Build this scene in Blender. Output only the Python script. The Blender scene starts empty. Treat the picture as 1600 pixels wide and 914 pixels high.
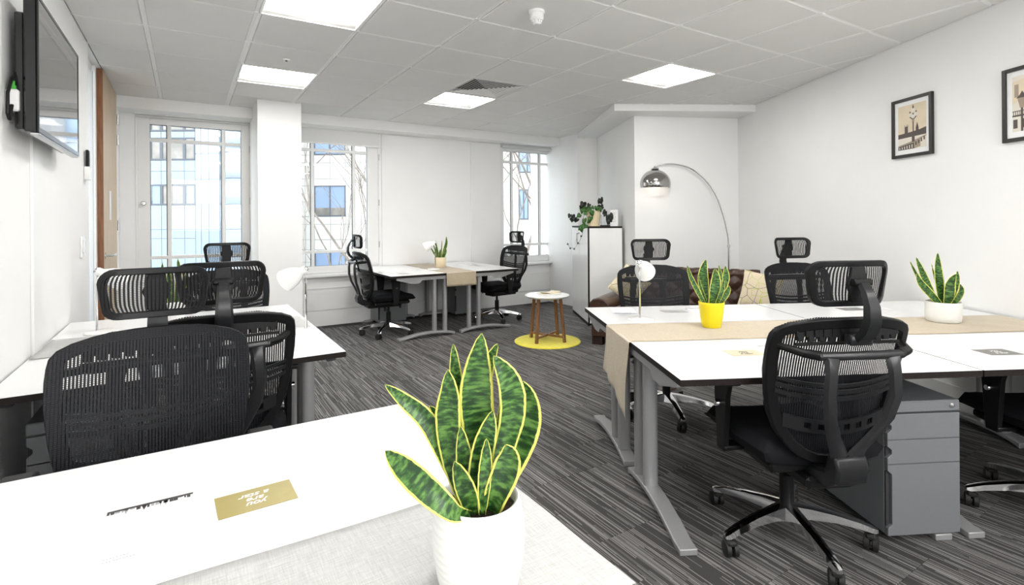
import bpy, math, random
from mathutils import Vector, Matrix
random.seed(7)
PI = math.pi
R = math.radians
COL = bpy.context.scene.collection

# ------------------------------------------------------------------ camera, world, exposure
CAM_H = 1.30
YAW = 0.558                       # the lens looks 32 degrees right of the window wall's normal
cam_data = bpy.data.cameras.new('camera')
cam_data.sensor_width = 36.0
cam_data.lens = 814.0 / 1600.0 * 36.0
cam_data.shift_y = -(457.0 - 344.6) / 1600.0
cam_data.clip_start = 0.02
cam = bpy.data.objects.new('camera', cam_data)
COL.objects.link(cam)
cam.matrix_world = (Matrix.Translation((0, 0, CAM_H)) @ Matrix.Rotation(-YAW, 4, 'Z')
                    @ Matrix.Rotation(R(90), 4, 'X') @ Matrix.Rotation(-0.007, 4, 'Z'))
sc = bpy.context.scene
sc.camera = cam
sc.view_settings.view_transform = 'Standard'
sc.view_settings.look = 'None'
sc.view_settings.gamma = 1.0
sc.view_settings.use_curve_mapping = False
sc.view_settings.exposure = 0.55

world = bpy.data.worlds.new('overcast_sky')
sc.world = world
world.use_nodes = True
_bg = world.node_tree.nodes['Background']
_bg.inputs['Color'].default_value = (0.93, 0.965, 1.0, 1)
_bg.inputs['Strength'].default_value = 2.7
LIGHT_PANEL = 21.0
TUBE = 9.0


def add_area(name, loc, rot, sx, sy, power, col=(1, 1, 1)):
    d = bpy.data.lights.new(name, 'AREA')
    d.shape = 'RECTANGLE'
    d.size, d.size_y = sx, sy
    d.energy = power
    d.color = col
    o = bpy.data.objects.new(name, d)
    COL.objects.link(o)
    o.location = loc
    o.rotation_euler = rot
    return o


# added fill light behind the camera; the wall there has no window
add_area('rear_fill_light', (1.0, -2.05, 1.75), (R(90), 0, 0), 2.6, 1.3, 60)

# ------------------------------------------------------------------ frames
CA, SA = math.cos(YAW), math.sin(YAW)


def cg(x, y):
    """metres right of / ahead of the tripod -> room coordinates (x along the window wall, y towards it)"""
    return (x * CA + y * SA, -x * SA + y * CA)


# ------------------------------------------------------------------ materials
MATS = {}


def nodes_of(name):
    m = bpy.data.materials.new(name)
    m.use_nodes = True
    nt = m.node_tree
    return m, nt, nt.nodes, nt.links, nt.nodes['Principled BSDF']


def mat(name, col, rough=0.5, metal=0.0, noise=0.0, scale=20.0, bump=0.0, bscale=200.0, emit=0.0, spec=None, coat=0.0, ecol=None):
    m, nt, N, L, B = nodes_of(name)
    c = (col[0], col[1], col[2], 1)
    B.inputs['Base Color'].default_value = c
    B.inputs['Roughness'].default_value = rough
    B.inputs['Metallic'].default_value = metal
    if spec is not None:
        B.inputs['Specular IOR Level'].default_value = spec
    if coat:
        B.inputs['Coat Weight'].default_value = coat
    if emit:
        B.inputs['Emission Color'].default_value = (ecol or col)[:3] + (1,)
        B.inputs['Emission Strength'].default_value = emit
    tc = None
    if noise or bump:
        tc = N.new('ShaderNodeTexCoord')
    if noise:
        n = N.new('ShaderNodeTexNoise')
        n.inputs['Scale'].default_value = scale
        n.inputs['Detail'].default_value = 4
        L.new(tc.outputs['Object'], n.inputs['Vector'])
        r = N.new('ShaderNodeMapRange')
        r.inputs['From Min'].default_value = 0.3
        r.inputs['From Max'].default_value = 0.7
        r.inputs['To Min'].default_value = 1 - noise
        r.inputs['To Max'].default_value = 1 + noise
        L.new(n.outputs['Fac'], r.inputs['Value'])
        mx = N.new('ShaderNodeVectorMath')
        mx.operation = 'SCALE'
        mx.inputs[0].default_value = c[:3]
        L.new(r.outputs['Result'], mx.inputs['Scale'])
        L.new(mx.outputs['Vector'], B.inputs['Base Color'])
    if bump:
        n = N.new('ShaderNodeTexNoise')
        n.inputs['Scale'].default_value = bscale
        L.new(tc.outputs['Object'], n.inputs['Vector'])
        b = N.new('ShaderNodeBump')
        b.inputs['Strength'].default_value = bump
        b.inputs['Distance'].default_value = 0.002
        L.new(n.outputs['Fac'], b.inputs['Height'])
        L.new(b.outputs['Normal'], B.inputs['Normal'])
    MATS[name] = m
    return m


def math_node(N, L, op, a, b=None, c=None):
    n = N.new('ShaderNodeMath')
    n.operation = op
    for i, v in enumerate((a, b, c)):
        if v is None:
            continue
        if isinstance(v, (int, float)):
            n.inputs[i].default_value = v
        else:
            L.new(v, n.inputs[i])
    return n.outputs[0]


WALL = mat('wall_paint', (0.87, 0.87, 0.862), 0.6, noise=0.012, scale=3, bump=0.05, bscale=120)
TRIM = mat('trim_paint', (0.84, 0.84, 0.83), 0.35, noise=0.01, scale=5)
TILE = mat('ceiling_tile_metal', (0.77, 0.765, 0.75), 0.62, noise=0.015, scale=4, bump=0.04, bscale=900)
GRID = mat('ceiling_grid_metal', (0.93, 0.925, 0.91), 0.35)
DARKGAP = mat('dark_gap', (0.03, 0.03, 0.03), 0.8)
WHITE_TOP = mat('white_laminate', (0.86, 0.86, 0.86), 0.22, noise=0.006, scale=8)
EDGE = mat('dark_edge_band', (0.013, 0.009, 0.008), 0.5, noise=0.2, scale=60, spec=0.2)
SILVER = mat('silver_paint', (0.36, 0.36, 0.365), 0.38, metal=0.35, noise=0.04, scale=300)
CHROME = mat('chrome', (0.75, 0.75, 0.76), 0.08, metal=1.0)
STEEL = mat('brushed_steel', (0.55, 0.55, 0.55), 0.3, metal=1.0)
BLACKP = mat('black_plastic', (0.006, 0.006, 0.0065), 0.42, spec=0.25)
GREYP = mat('charcoal_plastic', (0.014, 0.0145, 0.016), 0.3, spec=0.35)
SATIN = mat('satin_charcoal_metal', (0.028, 0.028, 0.03), 0.28, metal=0.3)
SEATF = mat('black_seat_fabric', (0.007, 0.007, 0.009), 0.85, spec=0.2, noise=0.3, scale=400, bump=0.3, bscale=700)
RUBBER = mat('black_rubber', (0.01, 0.01, 0.01), 0.6)
PEDESTAL = mat('grey_pedestal_metal', (0.20, 0.205, 0.215), 0.42, metal=0.2, noise=0.05, scale=250)
WHITEP = mat('white_enamel', (0.86, 0.86, 0.85), 0.25, coat=0.3)
POT_W = mat('white_ceramic', (0.85, 0.85, 0.83), 0.4, noise=0.01, scale=15)
POT_Y = mat('yellow_glazed_pot', (0.86, 0.70, 0.01), 0.35)
POT_C = mat('cream_pot', (0.80, 0.68, 0.46), 0.5)
SOIL = mat('potting_soil', (0.03, 0.018, 0.012), 0.95, noise=0.5, scale=150, bump=1.0, bscale=200)
SCREEN = mat('tv_glass', (0.035, 0.034, 0.033), 0.06, spec=0.9, coat=1.0)
TVB = mat('tv_black_plastic', (0.01, 0.01, 0.011), 0.18)
GREENL = mat('green_plug', (0.05, 0.4, 0.03), 0.4)
PAPER = mat('white_paper', (0.86, 0.86, 0.86), 0.5)
INK = mat('dark_ink', (0.05, 0.045, 0.045), 0.5)
INKG = mat('grey_ink', (0.35, 0.35, 0.36), 0.5)
GOLD = mat('gold_card', (0.33, 0.27, 0.075), 0.4, noise=0.04, scale=30)
TANC = mat('tan_card', (0.66, 0.58, 0.42), 0.5)
GREYC = mat('grey_card', (0.20, 0.195, 0.18), 0.5)
SILVC = mat('silver_card', (0.42, 0.41, 0.40), 0.5)
LEATHER = mat('brown_leather', (0.055, 0.026, 0.016), 0.32, noise=0.25, scale=25, bump=0.2, bscale=350)
LEATHERD = mat('leather_button', (0.03, 0.014, 0.01), 0.35)
FRAMEB = mat('black_picture_frame', (0.015, 0.012, 0.01), 0.4)
SEPIA = mat('sepia_sky', (0.72, 0.62, 0.46), 0.6, noise=0.06, scale=9)
SEPIAD = mat('sepia_dark', (0.09, 0.07, 0.06), 0.6)
SEPIAM = mat('sepia_mid', (0.36, 0.29, 0.22), 0.6)
SEPIAL = mat('sepia_light', (0.75, 0.70, 0.62), 0.6)
LIT = mat('light_diffuser', (1, 1, 1), 0.5, emit=LIGHT_PANEL, ecol=(1.0, 0.985, 0.95))
LIT2 = mat('lamp_tube_glow', (1, 1, 1), 0.5, emit=TUBE, ecol=(1.0, 0.985, 0.95))
BLIND = mat('blind_fabric', (0.76, 0.76, 0.75), 0.8)
BLINDG = mat('blind_roll_grey', (0.60, 0.60, 0.60), 0.7)
FACW = mat('white_stone_panel', (0.66, 0.645, 0.61), 0.7, noise=0.03, scale=2)
FACB = mat('pale_blue_panel', (0.30, 0.39, 0.50), 0.35, noise=0.05, scale=0.6)
FACJ = mat('facade_joint', (0.35, 0.35, 0.36), 0.8)
WGLB = mat('blue_window_glass', (0.27, 0.37, 0.55), 0.15)
WGLD = mat('dim_window_glass', (0.27, 0.255, 0.235), 0.12, noise=0.4, scale=1.5)
WFR = mat('dark_window_frame', (0.10, 0.115, 0.14), 0.5)
CURVW = mat('white_curved_cladding', (0.44, 0.50, 0.57), 0.25)
BARK = mat('pale_bark', (0.20, 0.17, 0.145), 0.9, noise=0.3, scale=8)
ROADG = mat('asphalt', (0.2, 0.2, 0.2), 0.9, noise=0.1, scale=2)
STEM = mat('plant_stem', (0.06, 0.10, 0.03), 0.6)
IVY = mat('ivy_leaf', (0.035, 0.12, 0.015), 0.4, noise=0.4, scale=60)
IVYD = mat('dark_ivy_leaf', (0.01, 0.014, 0.01), 0.45)
PINK = mat('concrete_ring', (0.5, 0.5, 0.5), 0.5)


def make_wood(name, c1, c2, sc_=6.0, axis='Z', rough=0.35):
    m, nt, N, L, B = nodes_of(name)
    tc = N.new('ShaderNodeTexCoord')
    mp = N.new('ShaderNodeMapping')
    s = {'Z': (18, 18, 1.2), 'X': (1.2, 18, 18), 'Y': (18, 1.2, 18)}[axis]
    mp.inputs['Scale'].default_value = s
    L.new(tc.outputs['Object'], mp.inputs['Vector'])
    n = N.new('ShaderNodeTexNoise')
    n.inputs['Scale'].default_value = sc_
    n.inputs['Detail'].default_value = 5
    L.new(mp.outputs['Vector'], n.inputs['Vector'])
    r = N.new('ShaderNodeValToRGB')
    r.color_ramp.elements[0].position = 0.35
    r.color_ramp.elements[0].color = c1 + (1,)
    r.color_ramp.elements[1].position = 0.65
    r.color_ramp.elements[1].color = c2 + (1,)
    L.new(n.outputs['Fac'], r.inputs['Fac'])
    L.new(r.outputs['Color'], B.inputs['Base Color'])
    B.inputs['Roughness'].default_value = rough
    return m


DOORW = make_wood('door_veneer', (0.42, 0.30, 0.17), (0.58, 0.43, 0.27), 2.5)
DOORE = make_wood('door_edge_wood', (0.15, 0.055, 0.018), (0.26, 0.10, 0.035), 5)
LEGW = make_wood('walnut_leg', (0.17, 0.075, 0.03), (0.32, 0.16, 0.07), 6)


def make_fabric(name, c1, c2, sc_=500.0):
    m, nt, N, L, B = nodes_of(name)
    tc = N.new('ShaderNodeTexCoord')
    cols = []
    for s in ((1, 0.06, 1), (0.06, 1, 1)):
        mp = N.new('ShaderNodeMapping')
        mp.inputs['Scale'].default_value = s
        L.new(tc.outputs['Object'], mp.inputs['Vector'])
        n = N.new('ShaderNodeTexNoise')
        n.inputs['Scale'].default_value = sc_
        n.inputs['Detail'].default_value = 2
        L.new(mp.outputs['Vector'], n.inputs['Vector'])
        cols.append(n.outputs['Fac'])
    a = math_node(N, L, 'ADD', cols[0], cols[1])
    a = math_node(N, L, 'MULTIPLY', a, 0.5)
    r = N.new('ShaderNodeValToRGB')
    r.color_ramp.elements[0].position = 0.35
    r.color_ramp.elements[0].color = c1 + (1,)
    r.color_ramp.elements[1].position = 0.65
    r.color_ramp.elements[1].color = c2 + (1,)
    L.new(a, r.inputs['Fac'])
    L.new(r.outputs['Color'], B.inputs['Base Color'])
    B.inputs['Roughness'].default_value = 0.85
    B.inputs['Sheen Weight'].default_value = 0.2
    return m


CLOTH_G = make_fabric('grey_linen', (0.40, 0.40, 0.39), (0.54, 0.54, 0.53))
CLOTH_T = make_fabric('tan_linen', (0.42, 0.345, 0.24), (0.58, 0.50, 0.375))
CLOTH_B = make_fabric('brown_linen', (0.36, 0.29, 0.20), (0.50, 0.42, 0.31))
RUGM = make_fabric('yellow_rug_pile', (0.72, 0.62, 0.03), (0.90, 0.82, 0.12), 120)


def make_carpet():
    m, nt, N, L, B = nodes_of('striped_carpet')
    g = N.new('ShaderNodeNewGeometry')
    oi = N.new('ShaderNodeObjectInfo')
    sp = N.new('ShaderNodeSeparateXYZ')
    L.new(g.outputs['Position'], sp.inputs[0])
    fac = None
    for i, (w, ln, th, gain) in enumerate(((0.0042, 0.60, 0.83, 1.0), (0.0030, 0.32, 0.86, 0.8), (0.011, 0.9, 0.80, 0.30))):
        cx = math_node(N, L, 'FLOOR', math_node(N, L, 'DIVIDE', sp.outputs['X'], w))
        # each stripe starts and stops at its own place along its length
        off = N.new('ShaderNodeTexWhiteNoise')
        off.noise_dimensions = '1D'
        L.new(math_node(N, L, 'ADD', cx, 13.7 * i), off.inputs['W'])
        yy = math_node(N, L, 'ADD', math_node(N, L, 'DIVIDE', sp.outputs['Y'], ln), math_node(N, L, 'MULTIPLY', off.outputs['Value'], 7.0))
        cy = math_node(N, L, 'FLOOR', yy)
        cmb = N.new('ShaderNodeCombineXYZ')
        L.new(cx, cmb.inputs[0])
        L.new(cy, cmb.inputs[1])
        L.new(math_node(N, L, 'MULTIPLY', oi.outputs['Random'], 31.0), cmb.inputs[2])
        wn = N.new('ShaderNodeTexWhiteNoise')
        wn.noise_dimensions = '3D'
        L.new(cmb.outputs[0], wn.inputs['Vector'])
        v = math_node(N, L, 'MULTIPLY', math_node(N, L, 'GREATER_THAN', wn.outputs['Value'], th), gain)
        fac = v if fac is None else math_node(N, L, 'MAXIMUM', fac, v)
    n = N.new('ShaderNodeTexNoise')
    n.inputs['Scale'].default_value = 420
    L.new(g.outputs['Position'], n.inputs['Vector'])
    fac2 = math_node(N, L, 'MULTIPLY', fac, math_node(N, L, 'ADD', math_node(N, L, 'MULTIPLY', n.outputs['Fac'], 0.9), 0.35))
    r = N.new('ShaderNodeValToRGB')
    r.color_ramp.elements[0].position = 0.0
    r.color_ramp.elements[0].color = (0.044, 0.041, 0.040, 1)
    r.color_ramp.elements[1].position = 0.9
    r.color_ramp.elements[1].color = (0.27, 0.26, 0.255, 1)
    L.new(fac2, r.inputs['Fac'])
    mx = N.new('ShaderNodeVectorMath')
    mx.operation = 'SCALE'
    L.new(r.outputs['Color'], mx.inputs[0])
    L.new(math_node(N, L, 'ADD', math_node(N, L, 'MULTIPLY', n.outputs['Fac'], 0.8), 0.6), mx.inputs['Scale'])
    L.new(mx.outputs['Vector'], B.inputs['Base Color'])
    B.inputs['Roughness'].default_value = 0.75
    b = N.new('ShaderNodeBump')
    b.inputs['Strength'].default_value = 0.5
    b.inputs['Distance'].default_value = 0.003
    L.new(math_node(N, L, 'ADD', n.outputs['Fac'], fac), b.inputs['Height'])
    L.new(b.outputs['Normal'], B.inputs['Normal'])
    return m


CARPET = make_carpet()


def make_mesh_fabric(name, px, pz, open_x, open_z, col):
    """woven chair mesh: real holes between threads, laid out in the fabric's own UV metres"""
    m, nt, N, L, B = nodes_of(name)
    uv = N.new('ShaderNodeUVMap')
    sp = N.new('ShaderNodeSeparateXYZ')
    L.new(uv.outputs[0], sp.inputs[0])
    fx = math_node(N, L, 'FRACT', math_node(N, L, 'DIVIDE', sp.outputs['X'], px))
    fz = math_node(N, L, 'FRACT', math_node(N, L, 'DIVIDE', sp.outputs['Y'], pz))
    hole = math_node(N, L, 'MULTIPLY', math_node(N, L, 'LESS_THAN', fx, open_x), math_node(N, L, 'LESS_THAN', fz, open_z))
    B.inputs['Base Color'].default_value = col + (1,)
    B.inputs['Roughness'].default_value = 0.55
    B.inputs['Specular IOR Level'].default_value = 0.25
    t = N.new('ShaderNodeBsdfTransparent')
    mix = N.new('ShaderNodeMixShader')
    L.new(hole, mix.inputs[0])
    L.new(B.outputs[0], mix.inputs[1])
    L.new(t.outputs[0], mix.inputs[2])
    out = [n for n in N if n.type == 'OUTPUT_MATERIAL'][0]
    L.new(mix.outputs[0], out.inputs['Surface'])
    bp = N.new('ShaderNodeBump')
    bp.inputs['Distance'].default_value = 0.001
    bp.inputs['Strength'].default_value = 0.6
    L.new(math_node(N, L, 'PINGPONG', fz, 0.5), bp.inputs['Height'])
    L.new(bp.outputs[0], B.inputs['Normal'])
    return m


MESH_BACK = make_mesh_fabric('chair_mesh_weave', 0.0085, 0.0055, 0.34, 0.74, (0.010, 0.0105, 0.013))
MESH_HEAD = make_mesh_fabric('headrest_mesh_weave', 0.0105, 0.0055, 0.46, 0.86, (0.008, 0.008, 0.009))


def make_glass():
    m, nt, N, L, B = nodes_of('window_glass')
    t = N.new('ShaderNodeBsdfTransparent')
    t.inputs[0].default_value = (0.96, 0.98, 0.98, 1)
    g = N.new('ShaderNodeBsdfGlossy')
    g.inputs['Roughness'].default_value = 0.02
    mix = N.new('ShaderNodeMixShader')
    mix.inputs[0].default_value = 0.02
    L.new(t.outputs[0], mix.inputs[1])
    L.new(g.outputs[0], mix.inputs[2])
    out = [n for n in N if n.type == 'OUTPUT_MATERIAL'][0]
    L.new(mix.outputs[0], out.inputs['Surface'])
    return m


GLASS = make_glass()
TUBEG = mat('clear_tube_glass', (0.9, 0.93, 0.93), 0.05)
TUBEG.node_tree.nodes['Principled BSDF'].inputs['Transmission Weight'].default_value = 0.9


def make_leaf():
    """snake plant leaf: yellow margin by UV.x, dark cross bands by UV.y"""
    m, nt, N, L, B = nodes_of('variegated_leaf')
    uv = N.new('ShaderNodeUVMap')
    sp = N.new('ShaderNodeSeparateXYZ')
    L.new(uv.outputs[0], sp.inputs[0])
    n = N.new('ShaderNodeTexNoise')
    n.inputs['Scale'].default_value = 5.0
    n.inputs['Detail'].default_value = 4
    mp = N.new('ShaderNodeMapping')
    mp.inputs['Scale'].default_value = (0.22, 2.9, 1)
    L.new(uv.outputs[0], mp.inputs['Vector'])
    oi = N.new('ShaderNodeObjectInfo')
    va = N.new('ShaderNodeVectorMath')
    va.operation = 'ADD'
    L.new(mp.outputs[0], va.inputs[0])
    cm = N.new('ShaderNodeCombineXYZ')
    L.new(math_node(N, L, 'MULTIPLY', oi.outputs['Random'], 20.0), cm.inputs[2])
    L.new(cm.outputs[0], va.inputs[1])
    L.new(va.outputs[0], n.inputs['Vector'])
    r = N.new('ShaderNodeValToRGB')
    e = r.color_ramp.elements
    e[0].position = 0.40
    e[0].color = (0.010, 0.040, 0.010, 1)
    e[1].position = 0.62
    e[1].color = (0.105, 0.225, 0.045, 1)
    k = e.new(0.5)
    k.color = (0.036, 0.105, 0.018, 1)
    L.new(n.outputs['Fac'], r.inputs['Fac'])
    # margin: |u| in 0..1 wobbling a little
    n2 = N.new('ShaderNodeTexNoise')
    n2.inputs['Scale'].default_value = 9.0
    L.new(uv.outputs[0], n2.inputs['Vector'])
    au = math_node(N, L, 'ABSOLUTE', sp.outputs['X'])
    w = math_node(N, L, 'ADD', au, math_node(N, L, 'MULTIPLY', math_node(N, L, 'SUBTRACT', n2.outputs['Fac'], 0.5), 0.16))
    edge = math_node(N, L, 'GREATER_THAN', w, 0.86)
    mix = N.new('ShaderNodeMix')
    mix.data_type = 'RGBA'
    L.new(edge, mix.inputs['Factor'])
    L.new(r.outputs['Color'], mix.inputs['A'])
    mix.inputs['B'].default_value = (0.70, 0.68, 0.14, 1)
    L.new(mix.outputs['Result'], B.inputs['Base Color'])
    B.inputs['Roughness'].default_value = 0.36
    B.inputs['Specular IOR Level'].default_value = 0.4
    return m


LEAF = make_leaf()


def make_cushion():
    m, nt, N, L, B = nodes_of('geometric_cushion_print')
    tc = N.new('ShaderNodeTexCoord')
    v = N.new('ShaderNodeTexVoronoi')
    v.feature = 'DISTANCE_TO_EDGE'
    v.inputs['Scale'].default_value = 9.0
    L.new(tc.outputs['Object'], v.inputs['Vector'])
    v2 = N.new('ShaderNodeTexVoronoi')
    v2.feature = 'DISTANCE_TO_EDGE'
    v2.inputs['Scale'].default_value = 7.0
    mp = N.new('ShaderNodeMapping')
    mp.inputs['Location'].default_value = (3.3, 1.7, 0.4)
    L.new(tc.outputs['Object'], mp.inputs['Vector'])
    L.new(mp.outputs[0], v2.inputs['Vector'])
    l1 = math_node(N, L, 'LESS_THAN', v.outputs['Distance'], 0.014)
    l2 = math_node(N, L, 'LESS_THAN', v2.outputs['Distance'], 0.012)
    m1 = N.new('ShaderNodeMix')
    m1.data_type = 'RGBA'
    L.new(l1, m1.inputs['Factor'])
    m1.inputs['A'].default_value = (0.78, 0.68, 0.50, 1)
    m1.inputs['B'].default_value = (0.55, 0.62, 0.06, 1)
    m2 = N.new('ShaderNodeMix')
    m2.data_type = 'RGBA'
    L.new(l2, m2.inputs['Factor'])
    L.new(m1.outputs['Result'], m2.inputs['A'])
    m2.inputs['B'].default_value = (0.25, 0.19, 0.15, 1)
    L.new(m2.outputs['Result'], B.inputs['Base Color'])
    B.inputs['Roughness'].default_value = 0.9
    return m


CUSH = make_cushion()


# ------------------------------------------------------------------ mesh builder
class MB:
    def __init__(s):
        s.v, s.f, s.mi, s.uv = [], [], [], {}
        s.cur = 0
        s.M = Matrix()

    def m(s, i):
        s.cur = i
        return s

    def add(s, vs, fs):
        o = len(s.v)
        s.v += [tuple(s.M @ Vector(p)) for p in vs]
        for f in fs:
            s.f.append(tuple(i + o for i in f))
            s.mi.append(s.cur)
        return o

    def box(s, x0, x1, y0, y1, z0, z1, b=0.0, side=None):
        if b <= 0:
            vs = [(x, y, z) for x in (x0, x1) for y in (y0, y1) for z in (z0, z1)]
            s.add(vs, [(0, 1, 3, 2), (4, 6, 7, 5), (0, 4, 5, 1), (2, 3, 7, 6), (0, 2, 6, 4), (1, 5, 7, 3)])
            return s
        # box with chamfered edges
        xs, ys, zs = (x0, x1), (y0, y1), (z0, z1)
        vs, idx = [], {}
        for i in (0, 1):
            for j in (0, 1):
                for k in (0, 1):
                    sx, sy, sz = (1 if i == 0 else -1) * b, (1 if j == 0 else -1) * b, (1 if k == 0 else -1) * b
                    for a, d in enumerate(((0, sy, sz), (sx, 0, sz), (sx, sy, 0))):
                        idx[i, j, k, a] = len(vs)
                        vs.append((xs[i] + d[0], ys[j] + d[1], zs[k] + d[2]))
        fs = []
        g = lambda *q: idx[q]
        for i in (0, 1):
            f = [g(i, 0, 0, 0), g(i, 0, 1, 0), g(i, 1, 1, 0), g(i, 1, 0, 0)]
            fs.append(f if i == 0 else f[::-1])
            f = [g(0, i, 0, 1), g(1, i, 0, 1), g(1, i, 1, 1), g(0, i, 1, 1)]
            fs.append(f if i == 0 else f[::-1])
            f = [g(0, 0, i, 2), g(0, 1, i, 2), g(1, 1, i, 2), g(1, 0, i, 2)]
            fs.append(f if i == 0 else f[::-1])
        for i in (0, 1):
            for j in (0, 1):
                fl = (i + j) % 2
                for f in ([g(i, j, 0, 0), g(i, j, 0, 1), g(i, j, 1, 1), g(i, j, 1, 0)],
                          [g(i, 0, j, 0), g(i, 1, j, 0), g(i, 1, j, 2), g(i, 0, j, 2)],
                          [g(0, i, j, 1), g(0, i, j, 2), g(1, i, j, 2), g(1, i, j, 1)]):
                    fs.append(f)
        for i in (0, 1):
            for j in (0, 1):
                for k in (0, 1):
                    fs.append([g(i, j, k, 0), g(i, j, k, 1), g(i, j, k, 2)])
        s.add(vs, fs)
        return s

    def prism(s, poly, z0, z1, axis='z'):
        n = len(poly)
        if axis == 'z':
            a = [(p[0], p[1], z0) for p in poly] + [(p[0], p[1], z1) for p in poly]
        elif axis == 'x':
            a = [(z0, p[0], p[1]) for p in poly] + [(z1, p[0], p[1]) for p in poly]
        else:
            a = [(p[0], z0, p[1]) for p in poly] + [(p[0], z1, p[1]) for p in poly]
        s.add(a, [tuple(range(n))[::-1], tuple(range(n, 2 * n))] + [(i, (i + 1) % n, n + (i + 1) % n, n + i) for i in range(n)])
        return s

    def tube(s, pts, rad, n=8, closed=False, caps=True, flat=1.0, up=None):
        pts = [Vector(p) for p in pts]
        m = len(pts)
        rads = rad if isinstance(rad, (list, tuple)) else [rad] * m
        rings = []
        prev = None
        for i, p in enumerate(pts):
            a = pts[(i - 1) % m] if (closed or i > 0) else pts[i]
            b = pts[(i + 1) % m] if (closed or i < m - 1) else pts[i]
            t = (b - a).normalized()
            if prev is None:
                u = Vector(up) if up else (Vector((0, 0, 1)) if abs(t.z) < 0.9 else Vector((1, 0, 0)))
            else:
                u = prev
            u = (u - t * u.dot(t)).normalized()
            prev = u
            w = t.cross(u)
            rings.append([p + (u * math.cos(2 * PI * k / n) * rads[i] * flat + w * math.sin(2 * PI * k / n) * rads[i]) for k in range(n)])
        vs = [v for r_ in rings for v in r_]
        fs = []
        for i in range(m if closed else m - 1):
            j = (i + 1) % m
            for k in range(n):
                l = (k + 1) % n
                fs.append((i * n + k, j * n + k, j * n + l, i * n + l))
        if caps and not closed:
            fs.append(tuple(range(n)))
            fs.append(tuple(range((m - 1) * n, m * n))[::-1])
        s.add(vs, fs)
        return s

    def lathe(s, prof, n=32, c=(0, 0, 0), cap=False):
        vs, fs = [], []
        for (r_, z) in prof:
            for k in range(n):
                a = 2 * PI * k / n
                vs.append((c[0] + r_ * math.cos(a), c[1] + r_ * math.sin(a), c[2] + z))
        for i in range(len(prof) - 1):
            for k in range(n):
                l = (k + 1) % n
                fs.append((i * n + k, i * n + l, (i + 1) * n + l, (i + 1) * n + k))
        if cap:
            fs.append(tuple(range(n))[::-1])
            fs.append(tuple(range((len(prof) - 1) * n, len(prof) * n)))
        s.add(vs, fs)
        return s

    def cyl(s, x, y, z0, z1, r_, n=24, r2=None):
        return s.lathe([(r_, z0), (r2 if r2 is not None else r_, z1)], n, (x, y, 0), True)

    def grid(s, fn, nu, nv, uvfn=None):
        """fn(i/nu, j/nv) -> point"""
        vs = [fn(i / nu, j / nv) for j in range(nv + 1) for i in range(nu + 1)]
        fs = [(j * (nu + 1) + i, j * (nu + 1) + i + 1, (j + 1) * (nu + 1) + i + 1, (j + 1) * (nu + 1) + i) for j in range(nv) for i in range(nu)]
        o = s.add(vs, fs)
        if uvfn:
            for j in range(nv + 1):
                for i in range(nu + 1):
                    s.uv[o + j * (nu + 1) + i] = uvfn(i / nu, j / nv)
        return s

    def slab_poly(s, poly, z0, z1):
        return s.prism(poly, z0, z1)

    def build(s, name, mats, parent=None, smooth=35, bevel=0, solid=0):
        me = bpy.data.meshes.new(name)
        me.from_pydata(s.v, [], s.f)
        if not isinstance(mats, (list, tuple)):
            mats = [mats]
        for m_ in mats:
            me.materials.append(m_)
        me.polygons.foreach_set('material_index', s.mi)
        if s.uv:
            l = me.uv_layers.new(name='UVMap')
            for lp in me.loops:
                l.data[lp.index].uv = s.uv.get(lp.vertex_index, (0, 0))
        me.update()
        me.validate()
        if not s.uv:
            import bmesh
            bm = bmesh.new()
            bm.from_mesh(me)
            bmesh.ops.recalc_face_normals(bm, faces=bm.faces)
            bm.to_mesh(me)
            bm.free()
        if smooth:
            me.polygons.foreach_set('use_smooth', [True] * len(me.polygons))
            me.set_sharp_from_angle(angle=R(smooth))
        o = bpy.data.objects.new(name, me)
        COL.objects.link(o)
        if parent is not None:
            o.parent = parent
        if bevel:
            b = o.modifiers.new('bevel', 'BEVEL')
            b.width = bevel
            b.segments = 2
            b.limit_method = 'ANGLE'
            b.angle_limit = R(40)
        if solid:
            b = o.modifiers.new('thickness', 'SOLIDIFY')
            b.thickness = solid
            b.offset = 0
        return o


def thing(name, label, cat, loc=(0, 0, 0), rz=0.0, group=None):
    o = bpy.data.objects.new(name, None)
    COL.objects.link(o)
    o.empty_display_size = 0.1
    o.location = loc
    o.rotation_euler = (0, 0, rz)
    o['label'] = label
    o['category'] = cat
    if group:
        o['group'] = group
    return o


def tag(o, label, cat, group=None, kind=None):
    o['label'] = label
    o['category'] = cat
    if group:
        o['group'] = group
    if kind:
        o['kind'] = kind
    return o


def struct(o):
    o['kind'] = 'structure'
    return o


KIDS = {}


def kids(o):
    return [c for c in bpy.data.objects if c.parent == o]


def dup(root, loc, rz, label, group=None):
    r = root.copy()
    COL.objects.link(r)
    r.location = loc
    r.rotation_euler = (0, 0, rz)
    r['label'] = label
    if group:
        r['group'] = group
    for ch in kids(root):
        c = ch.copy()
        COL.objects.link(c)
        c.parent = r
        for g in kids(ch):
            d = g.copy()
            COL.objects.link(d)
            d.parent = c
    return r


# ------------------------------------------------------------------ room shell (room axes: X along the window wall, Y towards it)
SL = -0.594                    # left wall
TW = 6.80                      # window wall
CEIL = 2.583
NEAR = -2.2
RW0, RW1 = cg(2.749, 5.853), cg(2.941, 3.079)     # two points of the slanted right wall
dr = Vector((RW0[0] - RW1[0], RW0[1] - RW1[1])).normalized()
RWn = (RW1[0] + dr.x * ((NEAR - RW1[1]) / dr.y), NEAR)
AL_R = cg(2.722, 6.259)
AL_L = cg(1.433, 6.071)
C1 = cg(1.267, 7.702)
C2 = cg(0.985, 7.745)
C3 = (5.06, 6.50)

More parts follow.
